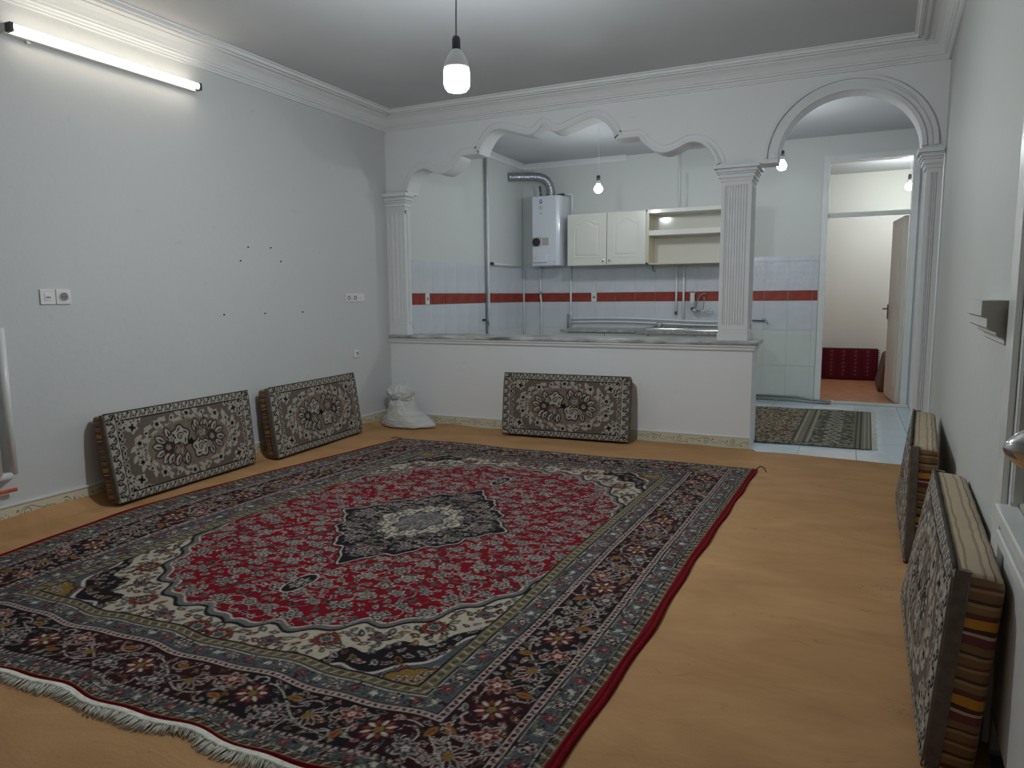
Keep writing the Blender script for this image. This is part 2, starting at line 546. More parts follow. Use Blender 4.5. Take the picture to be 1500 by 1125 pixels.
# ------------------------------------------------------------------ pattern painter (colours woven or printed into things)
class Canvas:
    def __init__(s, w_, h_, res, ground):
        s.res = res
        s.nx = int(round(w_ / res)) + 1
        s.ny = int(round(h_ / res)) + 1
        s.img = np.empty((s.ny, s.nx, 3), np.float32)
        s.img[:] = ground
        s.X, s.Y = np.meshgrid(np.arange(s.nx) * res, np.arange(s.ny) * res)

    def win(s, x, y, r):
        i0 = max(0, int((x - r) / s.res)); i1 = min(s.nx, int((x + r) / s.res) + 2)
        j0 = max(0, int((y - r) / s.res)); j1 = min(s.ny, int((y + r) / s.res) + 2)
        if i0 >= i1 or j0 >= j1:
            return None
        return slice(j0, j1), slice(i0, i1)

    def petal(s, x, y, r, n, depth, col, rot=0.0, sx=1.0, sy=1.0, ang=0.0):
        wn = s.win(x, y, r * max(sx, sy) * (1 + depth) + s.res)
        if wn is None: return
        dx = s.X[wn] - x
        dy = s.Y[wn] - y
        ca, sa = math.cos(ang), math.sin(ang)
        u = (dx * ca + dy * sa) / sx
        v = (-dx * sa + dy * ca) / sy
        th = np.arctan2(v, u)
        rad = r * (1 + depth * np.cos(n * (th - rot)))
        s.img[wn][np.hypot(u, v) < rad] = col

    def leaf(s, x, y, L, W, ang, col):
        wn = s.win(x, y, L)
        if wn is None: return
        dx = s.X[wn] - x
        dy = s.Y[wn] - y
        ca, sa = math.cos(ang), math.sin(ang)
        u = (dx * ca + dy * sa) / L
        v = (-dx * sa + dy * ca) / W
        k = 1 - u * u * 4
        s.img[wn][(np.abs(v) * 2 < np.maximum(k, 0)) & (np.abs(u) < 0.5)] = col

    def stroke(s, pts, wd, col):
        for (x0, y0), (x1, y1) in zip(pts[:-1], pts[1:]):
            L = math.hypot(x1 - x0, y1 - y0)
            wn = s.win((x0 + x1) / 2, (y0 + y1) / 2, L / 2 + wd + s.res)
            if wn is None or L < 1e-6: continue
            dx = s.X[wn] - x0
            dy = s.Y[wn] - y0
            t = np.clip((dx * (x1 - x0) + dy * (y1 - y0)) / L ** 2, 0, 1)
            d = np.hypot(dx - t * (x1 - x0), dy - t * (y1 - y0))
            s.img[wn][d < wd / 2] = col

    def curl(s, x, y, r, a0, turns, wd, col, hand=1):
        p = []
        for k in range(26):
            t = k / 25
            a = a0 + hand * turns * 2 * PI * t
            rr = r * (1 - t) ** 0.8
            p.append((x + rr * math.cos(a), y + rr * math.sin(a)))
        s.stroke(p, wd, col)

    def flower(s, x, y, r, n, cols, rot=0.0, sx=1, sy=1, ang=0.0):
        """cols: outline, petals, inner, centre"""
        s.petal(x, y, r * 1.0, n, .20, cols[0], rot, sx, sy, ang)
        s.petal(x, y, r * 0.78, n, .22, cols[1], rot, sx, sy, ang)
        s.petal(x, y, r * 0.45, n, .25, cols[2], rot + PI / n, sx, sy, ang)
        s.petal(x, y, r * 0.22, 5, .1, cols[3], 0, sx, sy, ang)

    def sample(s, qx, qy):
        fx = np.clip(qx / s.res, 0, s.nx - 1.001)
        fy = np.clip(qy / s.res, 0, s.ny - 1.001)
        i = fx.astype(int); j = fy.astype(int)
        a = (fx - i)[:, None]; b = (fy - j)[:, None]
        I = s.img
        return (I[j, i] * (1 - a) * (1 - b) + I[j, i + 1] * a * (1 - b) + I[j + 1, i] * (1 - a) * b + I[j + 1, i + 1] * a * b)

def grid_mesh(name, P, nx, ny, colors, m, parent=None, flip=False, smooth=True):
    """P: (ny*nx,3) world points row-major"""
    me = bpy.data.meshes.new(name)
    nv = nx * ny
    nf = (nx - 1) * (ny - 1)
    me.vertices.add(nv)
    me.vertices.foreach_set('co', np.ascontiguousarray(P, dtype=np.float32).ravel())
    idx = np.arange(nv).reshape(ny, nx)
    a, b, c, d = idx[:-1, :-1], idx[:-1, 1:], idx[1:, 1:], idx[1:, :-1]
    q = np.stack([a, d, c, b] if flip else [a, b, c, d], -1).reshape(-1)
    me.loops.add(nf * 4)
    me.loops.foreach_set('vertex_index', q.astype(np.int32))
    me.polygons.add(nf)
    me.polygons.foreach_set('loop_start', np.arange(0, nf * 4, 4, dtype=np.int32))
    me.update(calc_edges=True)
    if smooth:
        me.polygons.foreach_set('use_smooth', np.ones(nf, bool))
    if colors is not None:
        at = me.color_attributes.new('dye', 'FLOAT_COLOR', 'POINT')
        c4 = np.ones((nv, 4), np.float32)
        c4[:, :3] = colors
        at.data.foreach_set('color', c4.ravel())
    return link(name, me, m, parent)

def poisson(n, x0, x1, y0, y1, rmin, ok=lambda x, y: True):
    pts = []
    cell = {}
    tries = n * 30
    while len(pts) < n and tries:
        tries -= 1
        x = random.uniform(x0, x1); y = random.uniform(y0, y1)
        if not ok(x, y): continue
        k = (int(x / rmin), int(y / rmin))
        if any((x - a) ** 2 + (y - b) ** 2 < rmin * rmin for i in (-1, 0, 1) for j in (-1, 0, 1) for a, b in cell.get((k[0] + i, k[1] + j), ())):
            continue
        cell.setdefault(k, []).append((x, y))
        pts.append((x, y))
    return pts

# ================================================================== THE SETTING
D = 5.669          # front plane of the arch wall
DB = 5.85          # its rear plane
YK = 8.5           # kitchen rear wall
XL = -4.0          # left wall
XKL = -3.87        # kitchen left wall
H = 2.87           # ceiling
Y0 = -2.2          # rear end of the room behind the camera
def XR(y): return 0.302 + 0.042 * y

struct(MB().box(-4.6, 1.0, Y0, 5.6, -0.12, -0.03), 'floor', M['sub'], 'cement floor slab under the tan felt covering')
kf = struct(MB().box(-4.6, 1.0, 5.6, YK, -0.12, -0.02), 'floor.001', M['grout'], 'kitchen and hall floor laid with pale blue and white tiles')

# tan felt covering: gently rumpled sheet that climbs the wall foot
def felt():
    xs = np.linspace(-3.995, 0.30, 150)
    ys = np.linspace(Y0 + 0.02, 5.60, 260)
    X, Y = np.meshgrid(xs, ys)
    # right edge follows the slanting wall, far edge a little wavy
    xr = 0.300 + 0.042 * Y - 0.004
    X = -3.992 + (X + 3.995) / 4.295 * (xr + 3.992)
    endw = 5.645 - 0.02 * np.clip((X + 0.6) / 0.9, 0, 1) + 0.006 * np.sin(X * 9)
    endw = np.where(X > -0.62, 5.59 - 0.028 * np.clip((X + .6) / .9, 0, 1) + 0.006 * np.sin(X * 13), endw)
    Y = Y0 + 0.02 + (Y - Y0 - 0.02) / (5.58 - Y0) * (endw - Y0 - 0.02)
    Z = 0.004 + 0.0022 * np.sin(X * 5.1 + 1.3 * np.sin(Y * 2.2)) * np.sin(Y * 4.3 + X) + 0.0015 * np.sin(Y * 13 + 3 * np.sin(X * 2))
    Z = np.maximum(Z, 0.0015)
    rise = 0.045 + 0.010 * np.sin(Y * 3.1)
    Z += rise * np.clip(1 - (X + 3.992) / 0.10, 0, 1) ** 1.6
    r2 = np.interp(X, [-4, -2.6, -1.4, -0.8, 0], [0.006, 0.004, 0.002, 0.0, 0.0]) + 0.004 * np.sin(X * 11)
    Z += np.where(X < -0.64, np.clip(r2, 0, 1) * np.clip(1 - (5.64 - Y) / 0.09, 0, 1) ** 1.6, 0)
    o = grid_mesh('felt_floor_covering', np.stack([X, Y, Z], -1).reshape(-1, 3), 150, 260, None, M['felt'])
    props(o, 'plain tan felt floor covering spread wall to wall in the living room', 'carpet')
felt()

# floor tiles of kitchen and hall
tb_me = {}
def tile_obj(parent, name, key, size, loc, m):
    if key not in tb_me:
        o = MB().box(0, size[0], 0, size[1], 0, size[2]).build(name, m, None)
        tb_me[key] = o.data
        bpy.data.objects.remove(o)
    o = bpy.data.objects.new(name, tb_me[key])
    COL.objects.link(o)
    o.parent = parent
    o.location = loc
    return o
for i in range(-9, 3):
    for j in range(0, 8):
        x = -0.30 + 0.4 * i; y = 5.47 + 0.385 * j
        if x < -3.9 or x > 0.85: continue
        wht = (i, j) in ((0, 0), (0, 6), (0, 3), (-3, 5), (-5, 2), (-4, 0))
        sx = 0.397
        if x + sx > 0.62: sx = 0.62 - x
        if sx < 0.05: continue
        tile_obj(kf, 'tile', ('f', wht, round(sx, 3)), (sx, 0.382, 0.02), (x + 0.0015, y, -0.0205), M['tile_fw'] if wht else M['tile_b'])

# --- walls of the living room
struct(MB().box(XL - 0.15, XL, Y0, D, -0.05, H), 'wall_left', M['wall'], 'long white papered wall on the left')
struct(MB().box(XL - 0.15, 1.2, Y0 - 0.15, Y0, -0.05, H), 'wall_rear', M['wall'])
wr = MB()
def seg(mb, ya, yb, za, zb, t=0.16):
    mb.hexa([(XR(ya), ya, za), (XR(ya) + t, ya, za), (XR(yb) + t, yb, za), (XR(yb), yb, za)],
            [(XR(ya), ya, zb), (XR(ya) + t, ya, zb), (XR(yb) + t, yb, zb), (XR(yb), yb, zb)])
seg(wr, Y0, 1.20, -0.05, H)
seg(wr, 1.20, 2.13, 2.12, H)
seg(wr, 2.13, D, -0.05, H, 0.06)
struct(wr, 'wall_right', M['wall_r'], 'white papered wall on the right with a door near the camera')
struct(MB().box(-4.2, 1.2, Y0 - 0.15, DB, H, H + 0.1), 'ceiling', M['ceil'], 'flat pale ceiling over the living room')
struct(MB().box(-4.2, 1.2, DB, YK + 0.15, H, H + 0.1), 'ceiling.001', M['ceil'], 'flat pale ceiling over kitchen and hall')

# --- arch wall
half = [(0, 2.63), (0.05, 2.583), (0.13, 2.558), (0.25, 2.588), (0.42, 2.635), (0.52, 2.61), (0.60, 2.52), (0.632, 2.445)]
half2 = [(0.83, 2.445), (0.855, 2.405), (0.94, 2.335), (1.03, 2.305), (1.13, 2.325), (1.23, 2.365), (1.33, 2.34), (1.40, 2.265), (1.435, 2.18)]
hs = [(p.x, p.y) for p in spline(half, 6)] + [(p.x, p.y) for p in spline(half2, 6)]
XC = -2.39
left_w = [(XC - s_ * 0.95, z) for s_, z in reversed(hs)]
right_w = [(XC + s_, z) for s_, z in hs]
wave = left_w + right_w[1:]
AX, AZ, AA, AB_ = -0.06, 2.19, 0.46, 0.42
arch = [(AX - AA * math.cos(PI * k / 40), AZ + AB_ * math.sin(PI * k / 40)) for k in range(41)]
prof = [(XL, 2.16), (-3.76, 2.16)] + [(wave[0][0], 2.16)] + wave + [(wave[-1][0], 2.16), (arch[0][0], 2.16)] + arch + [(arch[-1][0], 2.16), (0.56, 2.16)]
# clean: strictly increasing x
pp = [prof[0]]
for q in prof[1:]:
    x = max(q[0], pp[-1][0] + 1e-4)
    pp.append((x, q[1]))
aw = MB()
n = len(pp)
vs = []
for y in (D, DB):
    vs += [(x, y, z) for x, z in pp]
    vs += [(x, y, H) for x, z in pp]
fs = []
for i in range(n - 1):
    fs.append((i, i + 1, n + i + 1, n + i))
    fs.append((2 * n + i, 3 * n + i, 3 * n + i + 1, 2 * n + i + 1))
    fs.append((i, 2 * n + i, 2 * n + i + 1, i + 1))
    fs.append((n + i, n + i + 1, 3 * n + i + 1, 3 * n + i))
fs.append((0, n, 3 * n, 2 * n)); fs.append((n - 1, 3 * n - 1, 4 * n - 1, 2 * n - 1))
aw.add(vs, fs)
struct(aw, 'wall_arch', M['wallplain'], 'white partition with a scalloped kitchen opening and a round hall arch')

def ribbon(path, o0, o1, y0, y1):
    """rectangular strip that follows a 2D path (x,z) at offset o0..o1 above it"""
    mb = MB()
    P = [Vector((a, b)) for a, b in path]
    rings = []
    for i, p in enumerate(P):
        d = (P[min(i + 1, len(P) - 1)] - P[max(i - 1, 0)])
        if d.length < 1e-9: continue
        d.normalize()
        nrm = Vector((-d.y, d.x))
        a = p + nrm * o0; b = p + nrm * o1
        rings.append([(a.x, y0, a.y), (b.x, y0, b.y), (b.x, y1, b.y), (a.x, y1, a.y)])
    return mb.loft(rings)
wl = [p for p in left_w]; wr_ = right_w
t = ribbon(wave, 0.002, 0.022, D - 0.022, D + 0.01)
t1 = ribbon(wave, 0.022, 0.034, D - 0.011, D + 0.01)
t2 = ribbon(wave, 0.055, 0.068, D - 0.008, D + 0.01)
for k_, (a, nm) in enumerate(((t, 'trim_1'), (t1, 'trim_2'), (t2, 'trim_3'))):
    struct(a, nm, M['plaster'], ['raised outer rim of the scalloped kitchen opening', 'stepped inner fillet of the scalloped kitchen opening', 'thin bead above the scalloped kitchen opening'][k_])
for k_, (o0, o1, pr_) in enumerate(((0.0, 0.026, 0.024), (0.026, 0.062, 0.010), (0.075, 0.098, 0.020))):
    struct(ribbon(arch, o0, o1, D - pr_, D + 0.01), 'trim_%d' % (4 + k_), M['plaster'],
           ['inner rim of the round hall arch', 'flat band of the round hall arch', 'outer bead of the round hall arch'][k_])

# --- cornices
cp = [(0, -0.135), (0.014, -0.135), (0.014, -0.122), (0.022, -0.120), (0.026, -0.108), (0.040, -0.104), (0.044, -0.092), (0.050, -0.090),
      (0.060, -0.072), (0.078, -0.050), (0.105, -0.034), (0.112, -0.034), (0.112, -0.026), (0.150, -0.024), (0.152, -0.032), (0.165, -0.032),
      (0.167, -0.020), (0.186, -0.020), (0.190, -0.028), (0.204, -0.028), (0.210, -0.010), (0.226, -0.008), (0.226, 0), (0, 0)]
struct(MB().prism(cp, lambda a, b: (XL + a, Y0 + 0.01, H + b), lambda a, b: (XL + a, D - 0.0, H + b)), 'trim_7', M['plaster'], 'stepped plaster cornice along the left wall')
struct(MB().prism(cp, lambda a, b: (XL, D - a, H + b), lambda a, b: (XR(D) + 0.01, D - a, H + b)), 'trim_8', M['plaster'], 'stepped plaster cornice above the arches')
struct(MB().prism(cp, lambda a, b: (XR(Y0) - a, Y0 + 0.01, H + b), lambda a, b: (XR(D) - a, D, H + b)), 'trim_9', M['plaster'], 'stepped plaster cornice along the right wall')
# kitchen cove
ck = [(0, -0.06), (0.012, -0.06), (0.02, -0.035), (0.045, -0.012), (0.06, -0.01), (0.06, 0), (0, 0)]
struct(MB().prism(ck, lambda a, b: (XKL, YK - a, H + b), lambda a, b: (-2.49, YK - a, H + b)), 'trim_10', M['plaster'], 'short ceiling cove on the kitchen rear wall')
struct(MB().prism(ck, lambda a, b: (XKL + a, DB, H + b), lambda a, b: (XKL + a, YK, H + b)), 'trim_11', M['plaster'], 'ceiling cove on the kitchen left wall')

# --- half wall under the bar
CX1 = -0.652
cw = struct(MB().box(XL, CX1, D, D + 0.34, -0.05, 0.81), 'wall_counter', M['wallplain'], 'low white half wall between living room and kitchen')
struct(MB().prism([(0, 0.768), (0.012, 0.768), (0.016, 0.778), (0.016, 0.790), (0.026, 0.798), (0.026, 0.811), (0, 0.811)],
                  lambda a, b: (XL, D - a, b), lambda a, b: (CX1 + a, D - a, b)), 'trim_12', M['plaster'], 'white moulding under the marble bar top')
struct(MB().prism([(0, 0.768), (0.012, 0.768), (0.016, 0.778), (0.016, 0.790), (0.026, 0.798), (0.026, 0.811), (0, 0.811)],
                  lambda a, b: (CX1 + a, D - a, b), lambda a, b: (CX1 + a, D + 0.34, b)), 'trim_13', M['plaster'], 'white moulding on the end of the half wall')
ct = MB().box(XL, CX1 + 0.04, D - 0.035, D + 0.37, 0.811, 0.843).build('marble_bar_top', M['marble'], bevel=0.008)
props(ct, 'long grey veined marble bar top on the white half wall', 'countertop')

# --- kitchen, hall and back room walls
struct(MB().box(XKL - 0.3, XKL, D + .0905, YK + 0.15, -0.05, H), 'wall_kitchen_left', M['kwall'], 'kitchen left wall, pale paint over white tiles')
DX0, DX1 = -0.245, 0.54      # hall door opening
wb = MB().box(XKL - 0.1, DX0 - 0.06, YK, YK + 0.15, -0.05, H).box(DX0 - 0.06, DX1 + 0.06, YK, YK + 0.15, 2.66, H).box(DX1 + 0.06, 0.8, YK, YK + 0.15, -0.05, H)
WB = struct(wb, 'wall_kitchen_back', M['kwall'], 'kitchen and hall rear wall with a red tile band')
struct(MB().box(0.62, 0.78, D - 0.02, YK, -0.05, H), 'wall_hall_right', M['wallplain'], 'white right hand wall of the hall')
WL = bpy.data.objects['wall_kitchen_left']

# wall tiles: each one an object
def wall_tiles_back():
    x = XKL + 0.004
    cols = []
    while x < -0.315:
        x1 = min(x + 0.25, -0.312)
        if x1 - x > 0.04: cols.append((x, x1 - x - 0.0012))
        x += 0.25
    rows = [(0.0, 0.397, 'tile_c'), (0.40, 0.398, 'tile_c'), (0.80, 0.325, 'tile_w'), (1.24, 0.322, 'tile_w'), (1.565, 0.05, 'tile_p')]
    skip_boxes = []
    for x, wx in cols:
        for z, hz, k in rows:
            kk = 'tile_p' if (z == 1.24 and x > -2.0) else k
            tile_obj(WB, 'tile', ('b', round(wx, 3), z, kk), (wx, 0.008, hz), (x, YK - 0.008, z), M[kk])
        tile_obj(WB, 'red_tile', ('br', round(wx, 3)), (wx - .0035, 0.010, 0.108), (x, YK - 0.010, 1.1285), M['tile_r'])
wall_tiles_back()
def wall_tiles_left():
    y = YK - 0.012
    while y > DB + 0.02:
        yl = max(y - 0.25, DB + 0.012)
        wy = y - yl - 0.0012
        if wy > 0.03:
            for z, hz, k in [(0.40, 0.398, 'tile_c'), (0.80, 0.325, 'tile_w'), (1.24, 0.322, 'tile_w')]:
                tile_obj(WL, 'tile', ('l', round(wy, 3), z), (0.008, wy, hz), (XKL, yl, z), M[k])
            tile_obj(WL, 'red_tile', ('lr', round(wy, 3)), (0.010, wy - .0035, 0.108), (XKL, yl, 1.1285), M['tile_r'])
        y = yl
wall_tiles_left()

# back room
struct(MB().box(-2.4, 1.6, YK + 0.15, 11.1, -0.1, 0.0), 'floor.002', M['mfloor'], 'orange marbled floor of the back room')
struct(MB().box(-2.4, 1.6, 11.1, 11.25, -0.1, 2.9), 'wall_back_room', M['cream_wall'], 'cream wall of the back room')
struct(MB().box(-2.5, -2.4, YK + 0.15, 11.25, -0.1, 2.9).box(-2.5, XKL * 0 - 0.31, YK + 0.15, YK + 0.2, -0.1, 2.9), 'wall_back_room_left', M['cream_wall'])
struct(MB().box(1.1, 1.2, YK + 0.15, 11.25, -0.1, 2.9), 'wall_back_room_right', M['cream_wall'])
struct(MB().box(-2.5, 1.6, YK + 0.15, 11.25, 2.85, 2.95), 'ceiling.002', M['ceil'], 'ceiling of the back room')

# ------------------------------------------------------------------ painted skirting
def scroll_canvas():
    c = Canvas(0.42, 0.09, 0.0015, (0.66, 0.62, 0.47))
    ink = (0.13, 0.11, 0.05)
    c.curl(0.075, 0.048, 0.026, -2.2, 1.5, 0.0035, ink, 1)
    c.curl(0.285, 0.045, 0.026, 0.9, 1.5, 0.0035, ink, 1)
    pts = [(0.0, 0.05 + 0.0), (0.03, 0.062), (0.06, 0.072), (0.10, 0.066), (0.12, 0.045), (0.145, 0.03), (0.17, 0.032)]
    c.stroke([(p.x, p.y) for p in spline(pts, 6)], 0.003, ink)
    pts = [(0.21, 0.055), (0.235, 0.03), (0.26, 0.018), (0.30, 0.018), (0.335, 0.036), (0.36, 0.052), (0.42, 0.05)]
    c.stroke([(p.x, p.y) for p in spline(pts, 6)], 0.003, ink)
    for dx, dy in ((0, .011), (0, -.011), (.013, 0), (-.013, 0)):
        c.petal(0.19 + dx, 0.047 + dy, 0.0032, 1, 0, ink)
        c.petal(0.395 + dx, 0.047 + dy, 0.0026, 1, 0, ink)
    for a, b in ((0.13, 0.06), (0.025, 0.04), (0.24, 0.052), (0.345, 0.022)):
        c.leaf(a, b, 0.02, 0.008, a * 20, ink)
    c.img[(c.Y > 0.084)] = (0.45, 0.42, 0.33)
    return c
SCV = scroll_canvas()
def skirting(name, length, f, label, h=0.085):
    nx = int(length / 0.003) + 2; ny = 34
    s_ = np.linspace(0, length, nx); z_ = np.linspace(0, h, ny)
    S_, Z_ = np.meshgrid(s_, z_)
    colr = SCV.sample((S_ % 0.42).ravel(), (Z_ / h * 0.089).ravel())
    P = f(S_.ravel(), Z_.ravel())
    o = grid_mesh(name, P, nx, ny, colr, M['dye_print'], smooth=False)
    o['kind'] = 'structure'; o['label'] = label
    return o
skirting('baseboard_counter', CX1 - XL, lambda s, z: np.stack([XL + s, np.full_like(s, D - 0.006), z], -1), 'cream skirting with an olive scroll print along the half wall')
struct(MB().box(XL, CX1, D - 0.0055, D + 0.001, 0, 0.085).box(XL, CX1 + 0.002, D - 0.009, D, 0.085, 0.092), 'baseboard_counter.001', M['wallplain'], 'thin white lip on the half wall skirting')
skirting('baseboard_left', D - Y0, lambda s, z: np.stack([np.full_like(s, XL + 0.0085), D - s, z * 1.3], -1), 'cream skirting with a scroll print along the left wall')
struct(MB().box(XL, XL + 0.008, Y0, D, 0, 0.112).box(XL, XL + 0.014, Y0, D, 0.1115, 0.124), 'baseboard_left.001', M['gloss'], 'white cap strip on the left wall skirting')
skb = MB()
for (ya, yb) in ((Y0, 1.1), (2.25, D)):
    for t_, z0_, z1_ in ((0.006, 0, 0.09), (0.010, 0.09, 0.10)):
        skb.hexa([(XR(ya) - t_, ya, z0_), (XR(ya), ya, z0_), (XR(yb), yb, z0_), (XR(yb) - t_, yb, z0_)],
                 [(XR(ya) - t_, ya, z1_), (XR(ya), ya, z1_), (XR(yb), yb, z1_), (XR(yb) - t_, yb, z1_)])
struct(skb, 'baseboard_right', M['gloss'], 'white skirting along the right wall')

# ================================================================== COLUMNS
def capital(mb, x0, x1, y0, y1, zt, zb, ex=(1, 1, 1, 1)):
    """stack of square mouldings, ex = which sides step out (x-,x+,y-,y+)"""
    hgt = zt - zb
    steps = [(0.00, 0.12, 0.008), (0.14, 0.20, 0.012), (0.22, 0.44, 0.020), (0.46, 0.56, 0.030), (0.58, 0.70, 0.040), (0.72, 0.78, 0.036), (0.80, 1.0, 0.055)]
    last = 0.004
    for a, b, e in steps:
        mb.box(x0 - e * ex[0], x1 + e * ex[1], y0 - e * ex[2], y1 + e * ex[3], zb + a * hgt, zb + b * hgt)
        mb.box(x0 - e * .7 * ex[0], x1 + e * .7 * ex[1], y0 - e * .7 * ex[2], y1 + e * .7 * ex[3], zb + b * hgt - .001, zb + min(1, b + 0.03) * hgt)
    return mb
def column(name, label, x0, x1, y0, y1, zb, cap_b, cap_t, ex, flutes, reeds=False):
    t_ = thing(name, label, 'column', ((x0 + x1) / 2, (y0 + y1) / 2, zb))
    core = 0.008
    sh = MB().box(x0 + (core if ex[0] else 0), x1 - (core if ex[1] else 0), y0 + core, y1 - core if ex[3] else y1, zb + 0.0, cap_b)
    sh.build('shaft', M['plaster'], t_)
    bs = MB().box(x0 - 0.006 * ex[0], x1 + 0.006 * ex[1], y0 - 0.006, y1, zb, zb + 0.06)
    bs.box(x0 - 0.0 * ex[0], x1 + 0.0 * ex[1], y0, y1, zb + 0.06, zb + 0.085)
    bs.build('base', M['plaster'], t_, bevel=0.004)
    capital(MB(), x0, x1, y0, y1, cap_t, cap_b, ex).build('capital', M['plaster'], t_, bevel=0.003)
    fl = MB()
    wdt = (x1 - x0)
    m_ = 0.03
    k = flutes
    step = (wdt - 2 * m_) / k
    fl.box(x0, x0 + m_, y0, y0 + core + .004, zb + 0.085, cap_b)
    fl.box(x1 - m_, x1, y0, y0 + core + .004, zb + 0.085, cap_b)
    for i in range(k):
        cx = x0 + m_ + step * (i + 0.5)
        fl.loft([[(cx + step * 0.36 * math.cos(a), y0 + core - 0.009 * math.sin(a), z) for a in np.linspace(0, PI, 5)] for z in (zb + 0.12, cap_b - 0.03)])
    fl.box(x0 + m_, x1 - m_, y0, y0 + core + .004, zb + 0.085, zb + 0.12)
    fl.box(x0 + m_, x1 - m_, y0, y0 + core + .004, cap_b - 0.03, cap_b)
    fl.build('fluting', M['plaster'], t_)
    if ex[1]:
        sd = MB()
        dpt = y1 - y0
        sd.box(x1 - core - .004, x1, y0 + .0125, y0 + 0.03, zb + 0.085, cap_b).box(x1 - core - .004, x1, y1 - 0.03, y1, zb + 0.085, cap_b)
        sd.box(x1 - core - .004, x1, y0 + .0125, y1 - .031, cap_b - 0.03, cap_b)
        kk = 7
        st = (dpt - 0.06) / kk
        for i in range(kk):
            cy = y0 + 0.03 + st * (i + 0.5)
            sd.loft([[(x1 - core + 0.009 * math.sin(a), cy + st * 0.36 * math.cos(a), z) for a in np.linspace(0, PI, 5)] for z in (zb + 0.12, cap_b - 0.03)])
        sd.build('side_fluting', M['plaster'], t_)
    return t_
column('fluted_column', 'square white fluted column standing on the right end of the marble bar top', -0.915, -0.695, D - 0.005, 5.94, 0.843, 2.05, 2.165, (1, 1, 1, 0), 8)
column('pilaster', 'slim white pilaster on the left wall above the end of the bar top', XL, -3.80, D - 0.005, D + 0.09, 0.843, 2.01, 2.165, (0, 1, 1, 0), 3)
column('pilaster', 'narrow white pilaster under the right foot of the round hall arch', 0.435, 0.532, D - 0.005, DB, 0.0, 2.04, 2.165, (1, 0, 1, 0), 3)

# ================================================================== PERSIAN CARPET
RED = (0.205, 0.003, 0.011); RED2 = (0.30, 0.035, 0.025); BLK = (0.012, 0.009, 0.012); MAR = (0.060, 0.008, 0.014)
CRM = (0.50, 0.44, 0.34); GRY = (0.145, 0.145, 0.135); BLU = (0.088, 0.099, 0.110); PNK = (0.50, 0.38, 0.34)
OLV = (0.185, 0.165, 0.095); RST = (0.24, 0.052, 0.025); SLT = (0.065, 0.080, 0.078); NVY = (0.016, 0.018, 0.045); GLD = (0.25, 0.145, 0.035); PAL = (0.56, 0.50, 0.43)
HW, HL = 1.45, 1.83
